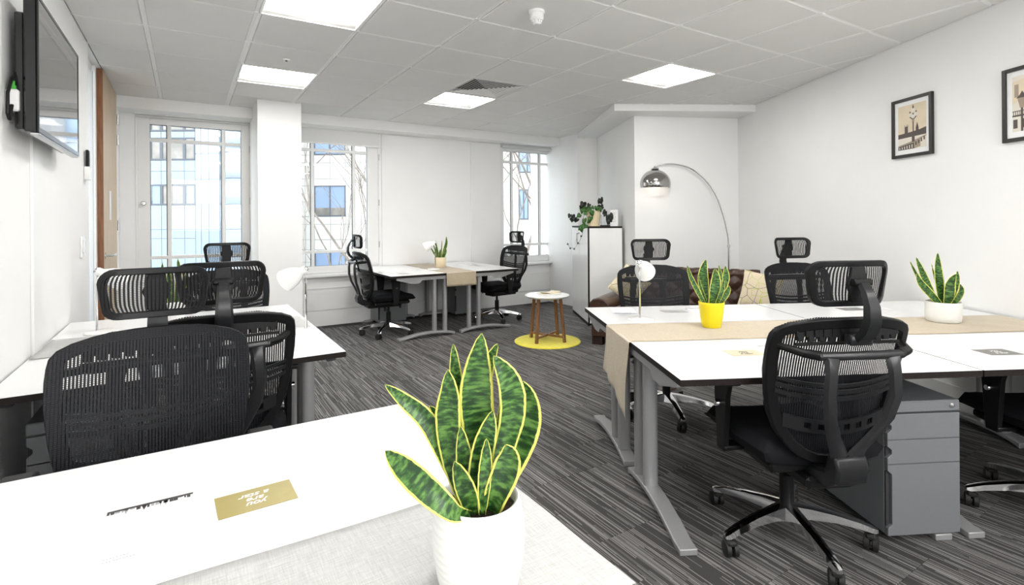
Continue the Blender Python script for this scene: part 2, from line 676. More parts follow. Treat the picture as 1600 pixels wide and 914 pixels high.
floor = MB().box(SL - 0.6, 7.2, NEAR - 0.1, TW + 0.35, -0.12, -0.006).build('floor', DARKGAP)
struct(floor)


def clip(poly, p, n):
    out = []
    for i in range(len(poly)):
        a, b = Vector(poly[i]), Vector(poly[(i + 1) % len(poly)])
        da, db = (a - p).dot(n), (b - p).dot(n)
        if da <= 0:
            out.append(tuple(a))
        if (da < 0) != (db < 0) and abs(da - db) > 1e-9:
            out.append(tuple(a + (b - a) * (da / (da - db))))
    return out


nR = Vector((dr.y, -dr.x))          # outward normal of the right wall
pR = Vector(RW1)
tile_me = {}


def piece(name, poly, z0, z1, m_, parent, cham, key=None):
    """one floor or ceiling tile: a slab with a chamfered visible rim"""
    cx = sum(p[0] for p in poly) / len(poly)
    cy = sum(p[1] for p in poly) / len(poly)
    if key and key in tile_me:
        o = bpy.data.objects.new(name, tile_me[key])
        COL.objects.link(o)
        o.parent = parent
    else:
        b = MB()
        P = [Vector((p[0] - cx, p[1] - cy)) for p in poly]
        n = len(P)
        ins = []
        for i in range(n):
            a, c, d = P[i - 1], P[i], P[(i + 1) % n]
            e1, e2 = (c - a).normalized(), (d - c).normalized()
            n1, n2 = Vector((-e1.y, e1.x)), Vector((-e2.y, e2.x))
            k = (n1 + n2)
            k = k / max(0.3, k.dot(n1))
            ins.append(c + k * cham)
        vs = [(p.x, p.y, z0) for p in P] + [(p.x, p.y, z1 - math.copysign(cham * 0.8, z1 - z0)) for p in P] + [(p.x, p.y, z1) for p in ins]
        fs = [tuple(range(n)), tuple(range(2 * n, 3 * n))]
        for i in range(n):
            j = (i + 1) % n
            fs += [(i, j, n + j, n + i), (n + i, n + j, 2 * n + j, 2 * n + i)]
        b.add(vs, fs)
        o = b.build(name, m_, parent, smooth=0)
        if key:
            tile_me[key] = o.data
    o.location = (cx, cy, 0)
    return o


# carpet tiles, half a metre square, laid in a brick bond
for i in range(-1, 13):
    for j in range(-2, 14):
        x0, y0 = SL + 0.5 * i, -0.4 + 0.5 * j + (0.25 if i % 2 else 0)
        q = [(x0, y0), (x0 + 0.4985, y0), (x0 + 0.4985, y0 + 0.4985), (x0, y0 + 0.4985)]
        full = True
        for (p, n) in ((pR, nR), (Vector((SL, 0)), Vector((-1, 0))), (Vector((0, TW)), Vector((0, 1))), (Vector((5.6, 0)), Vector((1, 0)))):
            q2 = clip(q, p, n)
            if len(q2) != len(q) or any((Vector(a) - Vector(b)).length > 1e-6 for a, b in zip(q, q2)):
                full = False
            q = q2
            if len(q) < 3:
                break
        if len(q) >= 3:
            piece('carpet_tile', q, -0.006, 0.0, CARPET, floor, 0.0008, 'carpet' if full else None)

# ceiling: slab, grid of bars and metal tiles
ceiling = MB().box(SL - 0.7, 7.2, NEAR - 0.1, TW + 0.35, CEIL + 0.13, CEIL + 0.25).build('ceiling', GRID)
struct(ceiling)
GX0, GY0, GS = -0.22, 4.133, 0.60
LIGHTS = [(1, 1), (4, 1), (6, -2), (1, -2), (4, -5), (1, -6), (4, -9)]
VENT = (4, 0)
for i in range(-1, 11):
    for j in range(-11, 5):
        if (i, j) in LIGHTS or (i, j) == VENT:
            continue
        x0, y0 = GX0 + GS * i, GY0 + GS * j
        ga = 0.016 if i != 1 else 0.022
        gb = 0.016 if i != 0 else 0.022
        q = [(x0 + ga, y0 + 0.007), (x0 + GS - gb, y0 + 0.007), (x0 + GS - gb, y0 + GS - 0.007), (x0 + ga, y0 + GS - 0.007)]
        full = i not in (0, 1)
        for (p, n) in ((pR - nR * 0.004, nR), (Vector((SL + 0.004, 0)), Vector((-1, 0))), (Vector((0, 6.496)), Vector((0, 1))), (Vector((0, NEAR)), Vector((0, -1)))):
            q2 = clip(q, p, n)
            if len(q2) != len(q) or any((Vector(a) - Vector(b)).length > 1e-6 for a, b in zip(q, q2)):
                full = False
            q = q2
            if len(q) < 3:
                break
        if len(q) >= 3 and max(p[0] for p in q) - min(p[0] for p in q) > 0.02 and max(p[1] for p in q) - min(p[1] for p in q) > 0.02:
            piece('ceiling_tile', q, CEIL + 0.02, CEIL, TILE, ceiling, 0.005, 'ctile' if full else None)
gb = MB()
for i in range(-1, 12):
    x0 = GX0 + GS * i
    w = 0.014 if i != 1 else 0.02
    if x0 > SL and x0 < 5.9:
        ymin = NEAR
        s_ = (x0 - RW1[0]) / dr.x if x0 > RWn[0] else None
        if s_ is not None:
            ymin = RW1[1] + dr.y * s_ + 0.03
        gb.box(x0 - w, x0 + w, ymin, 6.495, CEIL + 0.008, CEIL + 0.02)
        gb.box(x0 - 0.003, x0 + 0.003, ymin, 6.495, CEIL + 0.002, CEIL + 0.01)
for j in range(-11, 5):
    y0 = GY0 + GS * j
    xmax = RW1[0] + dr.x * ((y0 - RW1[1]) / dr.y) - 0.02
    if y0 > NEAR:
        gb.box(SL, xmax, y0 - 0.0065, y0 + 0.0065, CEIL + 0.004, CEIL + 0.0195)
gb.build('ceiling_grid', GRID, ceiling, smooth=0)


def wall_seg(b, p, q, z0, z1, th=0.12, extra=0.0):
    """slab standing on the outer side (right of p->q)"""
    p, q = Vector(p[:2]), Vector(q[:2])
    d = (q - p).normalized()
    n = Vector((d.y, -d.x)) * th
    p2, q2 = p - d * extra, q + d * extra
    b.prism([tuple(p2), tuple(q2), tuple(q2 + n), tuple(p2 + n)], z0, z1)
    return b


ZT = CEIL + 0.13
# left wall: solid up to the glazed screen and door
b = MB()
b.box(SL - 0.12, SL, NEAR, 4.765, -0.006, ZT)
b.box(SL - 0.12, SL, 6.42, TW + 0.1, -0.006, ZT)
wl = struct(b.build('wall_left', WALL))
b = MB()
b.box(SL - 0.75, SL - 0.65, 4.0, 7.0, 0, ZT)      # passage wall behind the door and its screen
struct(b.build('wall_passage', WALL))
b = MB()
b.box(SL, SL + 0.012, 3.11, 3.265, 0.0, CEIL - 0.001)
struct(b.build('trim_1', TRIM, bevel=0.002))
# door screen frame and door leaf
b = MB()
b.box(SL - 0.10, SL - 0.045, 4.765, 4.80, 0, ZT)
b.box(SL - 0.085, SL - 0.03, 5.37, 5.43, 0, ZT)
b.box(SL - 0.10, SL - 0.05, 4.80, 5.37, 0, 0.1)
b.box(SL - 0.10, SL - 0.05, 4.80, 5.37, 2.52, ZT)
b.box(SL - 0.12, SL - 0.002, 4.77, 6.42, CEIL - 0.002, ZT)
o = struct(b.build('door_screen_1', TRIM))
o.name = 'trim_2'
b = MB()
b.box(SL - 0.082, SL - 0.074, 4.80, 5.37, 0.1, 2.52)
g = b.build('glass_pane', GLASS, o)
b = MB()
b.box(SL - 0.045, SL - 0.008, 4.775, 4.80, 0, 2.5)
b.box(SL - 0.06, SL - 0.03, 5.22, 5.24, 0, 2.5)
b.build('steel_post', [STEEL], o)
door = MB()
door.box(-0.045, 0.0, 0.0, 0.965, 0.01, 2.575)
door = door.build('door_1', DOORE)
struct(door)
door.location = (SL + 0.012, 5.43, 0)
MB().box(0.0, 0.0015, 0.002, 0.962, 0.012, 2.573).build('veneer_face', DOORW, door)
hb = MB()
hb.M = Matrix.Translation((0.002, 0.07, 1.03))
hb.lathe([(0.026, 0), (0.026, 0.006)], 20, (0, 0, 0), True)
hb2 = MB()
hb2.M = Matrix.Translation((0.002, 0.07, 1.03)) @ Matrix.Rotation(R(90), 4, 'Y')
hb2.lathe([(0.026, 0), (0.026, 0.008)], 20, (0, 0, 0), True)
hb2.M = Matrix()
hb2.tube([(0.008, 0.07, 1.03), (0.05, 0.07, 1.03), (0.058, 0.085, 1.03), (0.06, 0.14, 1.03), (0.06, 0.19, 1.036)], 0.009, 10)
hb2.build('door_handle', CHROME, door)
for z in (2.32, 2.12, 1.28, 0.35):
    h = MB()
    h.cyl(0.012, 0.972, z - 0.05, z + 0.05, 0.009, 12)
    h.box(0.0, 0.004, 0.94, 0.972, z - 0.05, z + 0.05)
    h.build('hinge', STEEL, door)
sg = MB().box(0, 0.001, 0.0, 0.11, 0, 0.26).build('door_notice', PAPER)
sg.location = (SL + 0.0145, 5.80, 1.33)
tag(sg, 'white paper notice taped on the open wooden door', 'notice')

# window wall
b = MB()
OPEN = [(-0.46, 0.645), (1.06, 2.175), (4.03, 5.09)]
Z0, Z1 = 0.66, 2.455
xs = SL - 0.12
for (a, c) in OPEN:
    b.box(xs, a, TW, TW + 0.22, -0.006, ZT)
    b.box(a, c, TW, TW + 0.22, -0.006, Z0)
    b.box(a, c, TW, TW + 0.22, Z1, ZT)
    xs = c
b.box(xs, 5.7, TW, TW + 0.22, -0.006, ZT)
b.box(2.20, 2.675, TW - 0.018, TW, 0, 2.46)
b.box(3.53, 4.03, TW - 0.018, TW, 0, 2.46)
wf = struct(b.build('wall_far', WALL, smooth=0))
b = MB()
b.box(0.63, 1.06, 6.0, TW + 0.05, -0.006, ZT)
struct(b.build('wall_column', WALL, smooth=0))
b = MB()
b.box(SL, 0.63, 6.50, TW, 2.465, CEIL + 0.1)
b.box(1.06, 5.06, 6.50, TW, 2.465, CEIL + 0.1)
b.box(5.06, 5.35, 6.50, TW, 0, CEIL + 0.1)
struct(b.build('wall_bulkhead', WALL, smooth=0))
# baseboards and sills
b = MB()
b.prism([(TW - 0.022, 0), (TW, 0), (TW, 0.205), (TW - 0.010, 0.205), (TW - 0.022, 0.185)], 1.06, 5.06, 'x')
struct(b.build('baseboard_far', TRIM, smooth=0))
b = MB()
b.prism([(6.478, 0), (6.50, 0), (6.50, 0.205), (6.49, 0.205), (6.478, 0.185)], 5.038, 5.3, 'x')
b.box(5.04, 5.06, 6.48, 6.80, 0, 0.2)
struct(b.build('baseboard_corner', TRIM, smooth=0))
b = MB()
b.box(SL, SL + 0.018, NEAR, 4.76, 0, 0.19, 0.003)
struct(b.build('baseboard_left', TRIM, smooth=0))
n = 3
for (a, c) in [(1.06, 1.93), (4.03, 5.04)]:
    b = MB()
    b.prism([(6.70, 0.618), (6.70, 0.642), (6.706, 0.648), (TW + 0.02, 0.652), (TW + 0.02, 0.60), (6.735, 0.60), (6.72, 0.612)], a, c, 'x')
    b.box(a + 0.01, c - 0.012, TW - 0.03, TW, 0.20, 0.60)
    b.box(a + 0.01, c - 0.012, TW - 0.038, TW - 0.03, 0.465, 0.478)
    struct(b.build('trim_%d' % n, TRIM, smooth=0))
    n += 1

# windows: frame > bars and panes as parts
TG = 6.84


def window(idx, a, c, ga, gc, bars, hinge_x):
    b = MB()
    zt, zb = 2.365, 0.745
    b.box(a, ga, TG - 0.035, TG + 0.035, Z0, Z1)
    b.box(gc, c, TG - 0.035, TG + 0.035, Z0, Z1)
    b.box(ga, gc, TG - 0.035, TG + 0.035, Z0, zb)
    b.box(ga, gc, TG - 0.035, TG + 0.035, zt, Z1)
    # outer casement rebate lines
    for x0, x1 in ((a, a + 0.02), (c - 0.02, c)):
        b.box(x0, x1, TG - 0.05, TG - 0.035, Z0, Z1)
    b.box(a + 0.02, c - 0.02, TG - 0.05, TG - 0.035, Z1 - 0.02, Z1)
    b.box(a + 0.02, c - 0.02, TG - 0.05, TG - 0.035, Z0, Z0 + 0.02)
    w = struct(b.build('window_%d' % idx, TRIM, bevel=0.003))
    for x in bars:
        MB().box(x - 0.019, x + 0.019, TG - 0.022, TG + 0.022, zb, zt, 0.004).build('glazing_bar', TRIM, w)
    xs_ = [ga] + [x for x in bars] + [gc]
    for z in (2.20, 0.925):
        MB().box(ga, gc, TG - 0.0215, TG + 0.0215, z - 0.0185, z + 0.0185, 0.004).build('glazing_bar', TRIM, w)
    zs_ = [zb, 0.925, 2.20, zt]
    for k in range(3):
        for l in range(3):
            e0 = 0.0 if k == 0 else 0.019
            e1 = 0.0 if k == 2 else 0.019
            f0 = 0.0 if l == 0 else 0.0185
            f1 = 0.0 if l == 2 else 0.0185
            MB().box(xs_[k] + e0, xs_[k + 1] - e1, TG - 0.003, TG + 0.003, zs_[l] + f0, zs_[l + 1] - f1).build('pane', GLASS, w)
    for z in (1.0, 1.55, 2.15):
        MB().cyl(hinge_x, TG - 0.055, z - 0.04, z + 0.04, 0.008, 8).build('hinge', STEEL, w)
    # black gasket line round the glass
    g_ = MB()
    for (x0, x1, z0, z1) in ((ga, ga + 0.006, zb, zt), (gc - 0.006, gc, zb, zt), (ga + 0.006, gc - 0.006, zt - 0.006, zt), (ga + 0.006, gc - 0.006, zb, zb + 0.005)):
        g_.box(x0, x1, TG - 0.012, TG - 0.004, z0, z1)
    for x in bars:
        g_.box(x - 0.028, x - 0.0195, TG - 0.012, TG - 0.004, zb + 0.006, zt - 0.007)
    g_.build('gasket', WFR, w)
    return w


w1 = window(1, -0.46, 0.645, -0.332, 0.542, (-0.159, 0.362), 0.63)
w2 = window(2, 1.06, 2.175, 1.15, 2.016, (1.33, 1.842), 2.16)
w3 = window(3, 4.03, 5.09, 4.10, 4.967, (4.261, 4.786), 5.075)
kb = MB()
kb.M = Matrix.Translation((-0.39, TG - 0.036, 1.51)) @ Matrix.Rotation(R(90), 4, 'X')
kb.lathe([(0.022, 0), (0.022, 0.008), (0.009, 0.01), (0.009, 0.03), (0.024, 0.035), (0.026, 0.045), (0.018, 0.052), (0.001, 0.053)], 20)
kb.build('knob', STEEL, w1)

# blinds
t = thing('roller_blind', 'white roller blind pulled a little way down the middle window', 'blind', (1.62, 6.72, 2.46))
MB().box(-0.555, 0.555, -0.03, 0.04, -0.005, 0.045, 0.006).build('blind_cassette', TRIM, t)
MB().box(-0.545, 0.54, 0.02, 0.023, -0.175, 0.0).build('blind_fabric', BLIND, t)
MB().box(-0.545, 0.54, 0.012, 0.03, -0.19, -0.172, 0.004).build('bottom_bar', TRIM, t)
t = thing('roller_blind', 'rolled up blind tube above the window nearest the corner', 'blind', (4.52, 6.74, 2.43))
MB().tube([(-0.49, 0, 0), (0.50, 0, 0)], 0.030, 14).build('blind_roll', BLINDG, t)
MB().box(-0.49, 0.5, -0.01, 0.03, 0.026, 0.034).build('blind_rail', TRIM, t)
t = thing('roller_blind', 'grey rolled blind tube above the tall left window', 'blind', (0.09, 6.74, 2.465))
MB().tube([(-0.545, 0, -0.03), (0.535, 0, -0.03)], 0.012, 12).build('blind_roll', BLINDG, t)
MB().box(-0.55, 0.54, -0.01, 0.045, -0.012, 0.0).build('blind_rail', TRIM, t)

# right wall, alcove, soffit, near wall
b = MB()
RWa = RW0
wall_seg(b, RWn, AL_R, -0.006, ZT, 0.12, 0.1)
struct(b.build('wall_right', WALL, smooth=0))
b = MB()
pts = [C2, C1, AL_L, AL_R]
b.prism([AL_L, AL_R, (AL_R[0] + 0.3, AL_R[1] + 0.2), (AL_R[0] + 0.3, 7.3), (C2[0], 7.3), C2, C1], -0.006, CEIL + 0.1)
struct(b.build('wall_alcove', WALL, smooth=0))
S0, S1 = cg(1.142, 5.764), cg(2.752, 5.86)
S2 = cg(0.969, 7.978)
b = MB()
b.prism([S0, S1, AL_R, (5.9, 4.6), (5.9, 6.8), (5.06, 6.8), (5.06, 6.5), S2], CEIL - 0.075, CEIL + 0.1)
struct(b.build('wall_soffit', WALL, smooth=0))
b = MB()
b.box(SL - 0.1, -0.4, NEAR - 0.1, NEAR, -0.006, ZT)
b.box(-0.4, 2.5, NEAR - 0.1, NEAR, -0.006, ZT)
struct(b.build('wall_near', WALL, smooth=0))
b = MB()
wall_seg(b, RWn, RWa, 0, 0.19, -0.016)
struct(b.build('baseboard_right', TRIM, smooth=0))


def rim_xy(b, e, w, z0, z1):
    b.box(-e, -e + w, -e, e, z0, z1)
    b.box(e - w, e, -e, e, z0, z1)
    b.box(-e + w, e - w, -e, -e + w, z0, z1)
    b.box(-e + w, e - w, e - w, e, z0, z1)


# ------------------------------------------------------------------ ceiling fittings
def ceiling_light(i, j, label):
    x0, y0 = GX0 + GS * i, GY0 + GS * j
    t = thing('ceiling_light', label, 'ceiling light', (x0 + 0.3, y0 + 0.3, CEIL), 0, 'square recessed ceiling lights')
    b = MB()
    e = 0.296
    rim_xy(b, e, 0.012, -0.002, 0.09)
    b.box(-e, e, -e, e, 0.09, 0.1)
    b.build('light_housing', WHITEP, t)
    b = MB()
    b.grid(lambda u, v: (-0.283 + 0.566 * u, 0.284 - 0.21 * v, 0.004 + 0.075 * math.sin(v * PI / 2)), 4, 8)
    b.build('reflector', WHITEP, t, solid=0.002)
    b = MB()
    b.grid(lambda u, v: (-0.283 + 0.566 * u, -0.284 + 0.30 * v, 0.006 + 0.03 * math.sin(v * PI / 2)), 4, 8)
    b.build('diffuser', LIT, t, solid=0.002)
    b = MB()
    b.box(-0.283, 0.283, 0.02, 0.065, 0.0, 0.03)
    for k in range(24):
        x = -0.275 + k * 0.0239
        b.box(x, x + 0.008, 0.065, 0.075, 0.004, 0.03)
    b.build('lamp_basket', LIT2, t)
    return t


lbl = ['square ceiling light nearest the tall left window', 'square ceiling light right beside the black air vent',
       'square ceiling light over the sofa side of the room', 'square ceiling light cut by the top of the photo',
       'square ceiling light overhead to the right of the camera', 'square ceiling light behind the camera by the left wall',
       'square ceiling light at the back of the room, behind the camera']
for k, (i, j) in enumerate(LIGHTS):
    ceiling_light(i, j, lbl[k])

t = thing('air_vent', 'square black and white louvred air vent in the ceiling', 'air vent', (GX0 + GS * 4.5, GY0 + GS * 0.5, CEIL))
MB().box(-0.296, 0.296, -0.296, 0.296, 0.05, 0.06).build('vent_back', DARKGAP, t)
b = MB()
e = 0.296
rim_xy(b, e, 0.022, 0.0, 0.012)
b.build('vent_frame', TILE, t)
for k in range(8):
    r_ = 0.262 - k * 0.032
    b = MB()
    o_, i_ = r_, r_ - 0.010
    ring = []
    for (rr, z) in ((o_, 0.002), (i_ - 0.002, 0.008), (i_ - 0.003, 0.006), (o_ - 0.001, 0.0)):
        ring.append([(rr, rr, z), (-rr, rr, z), (-rr, -rr, z), (rr, -rr, z)])
    vs = [p for q in ring for p in q]
    fs = [(a * 4 + c, a * 4 + (c + 1) % 4, ((a + 1) % 4) * 4 + (c + 1) % 4, ((a + 1) % 4) * 4 + c) for a in range(4) for c in range(4)]
    b.add(vs, fs)
    b.build('louvre', GRID, t, smooth=0)

t = thing('smoke_detector', 'round white smoke detector hanging under the ceiling', 'smoke detector', (1.83, 2.63, CEIL))
MB().lathe([(0.001, 0), (0.052, 0), (0.052, -0.012), (0.046, -0.018), (0.001, -0.018)], 28).build('detector_base', WHITEP, t)
MB().lathe([(0.044, -0.018), (0.044, -0.045), (0.036, -0.056), (0.001, -0.056)], 28).build('detector_body', WHITEP, t)
b = MB()
b.lathe([(0.024, -0.056), (0.024, -0.074), (0.018, -0.08), (0.001, -0.08)], 20)
for k in range(8):
    a = k * PI / 4
    b.box(0.028 * math.cos(a) - 0.004, 0.028 * math.cos(a) + 0.004, 0.028 * math.sin(a) - 0.004, 0.028 * math.sin(a) + 0.004, -0.07, -0.056)
b.build('sensor_cage', WHITEP, t)
t = thing('sprinkler_rosette', 'small round white ceiling sensor left of the middle', 'sensor', (0.675, 4.43, CEIL))
MB().lathe([(0.001, 0), (0.03, 0), (0.028, -0.006), (0.014, -0.008), (0.001, -0.008)], 24).build('rosette', WHITEP, t)
MB().lathe([(0.001, -0.008), (0.010, -0.008), (0.008, -0.013), (0.001, -0.013)], 16).build('sensor_eye', BLACKP, t)


# ------------------------------------------------------------------ office chair
def chair_back_hw(z):
    pts = [(0.425, 0.07), (0.445, 0.12), (0.48, 0.165), (0.54, 0.21), (0.63, 0.243), (0.78, 0.262), (0.87, 0.263), (0.91, 0.256), (0.935, 0.236), (0.953, 0.185), (0.963, 0.12)]
    if z <= pts[0][0]:
        return pts[0][1]
    for (a, b_) in zip(pts, pts[1:]):
        if z <= b_[0]:
            k = (z - a[0]) / (b_[0] - a[0])
            return a[1] + (b_[1] - a[1]) * k
    return pts[-1][1]


def back_y(x, z):
    k = (z - 0.455) / 0.51
    return -0.255 - 0.115 * k + 0.035 * math.sin(PI * min(1, max(0, k)) * 0.9) * 0.6 + 0.75 * x * x


def outline_back(n=14):
    zs = [0.425, 0.445, 0.46, 0.48, 0.51, 0.55, 0.61, 0.68, 0.74, 0.80, 0.85, 0.885, 0.91, 0.93, 0.945, 0.957, 0.963]
    right = [(chair_back_hw(z), z) for z in zs]
    top = [(0.055, 0.967), (0, 0.968), (-0.055, 0.967)]
    left = [(-x, z) for (x, z) in right[::-1]]
    bot = [(-0.03, 0.420), (0.03, 0.420)]
    return right + top + left + bot


def ring_frame(out, inset, yf, th, cz, b, grow=0.0):
    """flat band between an outline and its inset copy, th thick, following yf(x, z)"""
    n = len(out)
    inn = []
    for i in range(n):
        a, c, d = Vector(out[i - 1]), Vector(out[i]), Vector(out[(i + 1) % n])
        e1, e2 = (c - a).normalized(), (d - c).normalized()
        n1 = Vector((-(e1 + e2).y, (e1 + e2).x)).normalized()
        inn.append(c + n1 * inset)
    vs = []
    for (x, z) in out:
        vs.append((x, yf(x, z), z))
    for p in inn:
        vs.append((p.x, yf(p.x, p.y), p.y))
    for (x, z) in out:
        vs.append((x * 0.985, yf(x, z) - th, cz + (z - cz) * 0.985))
    for p in inn:
        vs.append((p.x, yf(p.x, p.y) - th, p.y))
    fs = []
    for i in range(n):
        j = (i + 1) % n
        fs += [(i, j, n + j, n + i), (2 * n + i, 3 * n + i, 3 * n + j, 2 * n + j), (i, 2 * n + i, 2 * n + j, j), (n + i, n + j, 3 * n + j, 3 * n + i)]
    b.add(vs, fs)
    return inn


def rounded_rect(w, h, r_, n=5, top=1.0):
    pts = []
    for (cx, cz, a0) in ((w - r_, -(h - r_), -90), (w * top - r_, h - r_, 0), (-(w * top - r_), h - r_, 90), (-(w - r_), -(h - r_), 180)):
        for k in range(n + 1):
            a = R(a0 + 90 * k / n)
            pts.append((cx + r_ * math.cos(a), cz + r_ * math.sin(a)))
    return pts


HZ = 1.078


def head_y(x, z):
    return -0.375 + 2.2 * x * x - 0.14 * (z - HZ)


def make_chair(label, loc, rz):
    t = thing('office_chair', label, 'chair', loc, rz, 'black mesh office chairs with headrests')
    out = outline_back()
    b = MB()
    ring_frame(out, 0.040, lambda x, z: back_y(x, z) - 0.004, 0.020, 0.71, b)
    b.build('backrest_frame', BLACKP, t, smooth=50, bevel=0.004)
    # woven back
    b = MB()

    def fb(u, v):
        z = 0.428 + v * 0.537
        hw = chair_back_hw(z) - 0.004
        x = (2 * u - 1) * hw
        return (x, back_y(x, z) + 0.002, z)
    b.grid(fb, 16, 26, lambda u, v: ((2 * u - 1) * (chair_back_hw(0.428 + v * 0.537)), 0.428 + v * 0.537))
    b.build('backrest_mesh', MESH_BACK, t, smooth=60)
    # slotted ribs behind the mesh: top row, lumbar band, bottom plate
    b = MB()
    for k in range(-5, 6):
        x = k * 0.034
        b.box(x - 0.0125, x + 0.0125, back_y(x, 0.91) - 0.022, back_y(x, 0.91) - 0.008, 0.882, 0.93, 0.003)
    b.box(-0.19, 0.19, back_y(0.1, 0.875) - 0.022, back_y(0.1, 0.875) - 0.014, 0.868, 0.878)
    for k in range(-6, 7):
        x = k * 0.0285
        b.box(x - 0.01425, x + 0.01425, back_y(x, 0.91) - 0.023, back_y(x, 0.91) - 0.009, 0.899, 0.935)
    b.build('top_ribs', BLACKP, t)

    def band(za, zb_, hw, dy, slots):
        b = MB()
        segs = 16
        for k in range(segs):
            xa, xb = -hw + 2 * hw * k / segs, -hw + 2 * hw * (k + 1) / segs
            if slots and k % 2 == 1 and 2 <= k <= segs - 3:
                zz = [(za, za + (zb_ - za) * 0.28), (za + (zb_ - za) * 0.72, zb_)]
            else:
                zz = [(za, zb_)]
            for (c, d) in zz:
                vs = []
                for (x, z) in ((xa, c), (xb, c), (xb, d), (xa, d)):
                    lift = 0.06 * (x / hw) ** 2 * 0.5
                    vs.append((x, back_y(x, z + lift) - dy, z + lift))
                for (x, z) in ((xa, c), (xb, c), (xb, d), (xa, d)):
                    lift = 0.06 * (x / hw) ** 2 * 0.5
                    vs.append((x, back_y(x, z + lift) - dy - 0.010, z + lift))
                b.add(vs, [(0, 1, 2, 3), (4, 7, 6, 5), (0, 4, 5, 1), (1, 5, 6, 2), (2, 6, 7, 3), (3, 7, 4, 0)])
        return b
    band(0.66, 0.675, 0.225, 0.018, False).build('lumbar_support', GREYP, t)
    band(0.685, 0.70, 0.225, 0.018, False).build('lumbar_support', GREYP, t)
    band(0.71, 0.722, 0.225, 0.018, False).build('lumbar_support', GREYP, t)
    band(0.535, 0.585, 0.19, 0.016, True).build('slotted_plate', GREYP, t)
    # Y-shaped spine with its cross tube
    for s in (-1, 1):
        b = MB()
        path = [(0.022, -0.335, 0.455), (0.036, -0.342, 0.50), (0.070, -0.365, 0.56), (0.102, -0.395, 0.63), (0.118, -0.412, 0.71), (0.112, -0.415, 0.79), (0.108, -0.410, 0.835), (0.112, -0.402, 0.852)]
        wid = [0.034, 0.032, 0.027, 0.024, 0.023, 0.024, 0.028, 0.036]
        vs, fs = [], []
        for (p, w) in zip(path, wid):
            for (dx, dy) in ((-w, 0.0), (-w * 0.6, -0.012), (w * 0.6, -0.012), (w, 0.0), (w * 0.5, 0.010), (-w * 0.5, 0.010)):
                vs.append((s * (p[0] + dx), p[1] + dy, p[2]))
        m_ = 6
        for i in range(len(path) - 1):
            for k in range(m_):
                l = (k + 1) % m_
                fs.append((i * m_ + k, i * m_ + l, (i + 1) * m_ + l, (i + 1) * m_ + k))
        fs += [tuple(range(m_)), tuple(range((len(path) - 1) * m_, len(path) * m_))]
        b.add(vs, fs)
        b.build('spine_arm', SATIN, t, smooth=45)
    b = MB()
    b.tube([(-0.15, -0.402, 0.846), (-0.08, -0.408, 0.846), (0, -0.41, 0.846), (0.08, -0.408, 0.846), (0.15, -0.402, 0.846)], 0.015, 12)
    b.build('cross_tube', SATIN, t)
    for sg_ in (-1, 1):
        b = MB()
        b.tube([(sg_ * 0.14, -0.402, 0.846), (sg_ * 0.185, -0.385, 0.852), (sg_ * 0.228, back_y(0.228, 0.86) - 0.018, 0.862)], [0.017, 0.015, 0.012], 10)
        b.build('tube_socket', BLACKP, t)
    b = MB()
    b.prism([(-0.20, 0.355), (-0.31, 0.362), (-0.362, 0.395), (-0.372, 0.44), (-0.358, 0.485), (-0.32, 0.485), (-0.30, 0.42), (-0.20, 0.40)], -0.06, 0.06, 'x')
    b.build('spine_joint', GREYP, t, bevel=0.01)
    # headrest
    b = MB()
    hout = [(x * (1.0 if z < 0 else 1.0), z + HZ) for (x, z) in rounded_rect(0.138, 0.079, 0.042, 5, 1.08)]
    ring_frame(hout, 0.021, head_y, 0.018, HZ, b)
    b.build('headrest_frame', BLACKP, t, smooth=50, bevel=0.003)
    b = MB()

    def fh(u, v):
        z = HZ - 0.072 + 0.144 * v
        hw = 0.137 - 0.03 * (abs(2 * v - 1)) ** 4 + 0.006 * (v - 0.5)
        x = (2 * u - 1) * hw
        return (x, head_y(x, z) + 0.003, z)
    b.grid(fh, 14, 8, lambda u, v: ((2 * u - 1) * 0.134, 0.144 * v))
    b.build('headrest_mesh', MESH_HEAD, t, smooth=60)
    b = MB()
    b.prism([(-0.026, HZ - 0.06), (0.026, HZ - 0.06), (0.028, HZ - 0.03), (0.040, HZ), (0.028, HZ + 0.03), (0.024, HZ + 0.06), (-0.024, HZ + 0.06), (-0.028, HZ + 0.03), (-0.040, HZ), (-0.028, HZ - 0.03)], -0.398, -0.383, 'y')
    b.tube([(-0.032, -0.41, HZ + 0.01), (0.032, -0.41, HZ + 0.01)], 0.012, 10)
    b.build('headrest_bracket', BLACKP, t, bevel=0.003)
    b = MB()
    path = [(0, -0.415, HZ + 0.012), (0, -0.438, HZ - 0.02), (0, -0.455, HZ - 0.06), (0, -0.458, HZ - 0.11), (0, -0.44, HZ - 0.15), (0, -0.405, HZ - 0.185)]
    wid = [0.020, 0.022, 0.026, 0.029, 0.030, 0.030]
    vs, fs = [], []
    for (p, w) in zip(path, wid):
        for (dx, dy, dz) in ((-w, 0.008, 0.004), (-w * 0.7, -0.012, -0.004), (w * 0.7, -0.012, -0.004), (w, 0.008, 0.004)):
            vs.append((dx, p[1] + dy, p[2] + dz))
    for i in range(len(path) - 1):
        for k in range(4):
            l = (k + 1) % 4
            fs.append((i * 4 + k, i * 4 + l, (i + 1) * 4 + l, (i + 1) * 4 + k))
    fs += [(0, 1, 2, 3), (20, 21, 22, 23)]
    b.add(vs, fs)
    b.box(-0.04, 0.04, -0.412, -0.376, HZ - 0.20, HZ - 0.165, 0.004)
    b.build('headrest_stem', GREYP, t, smooth=45)
    # seat
    b = MB()

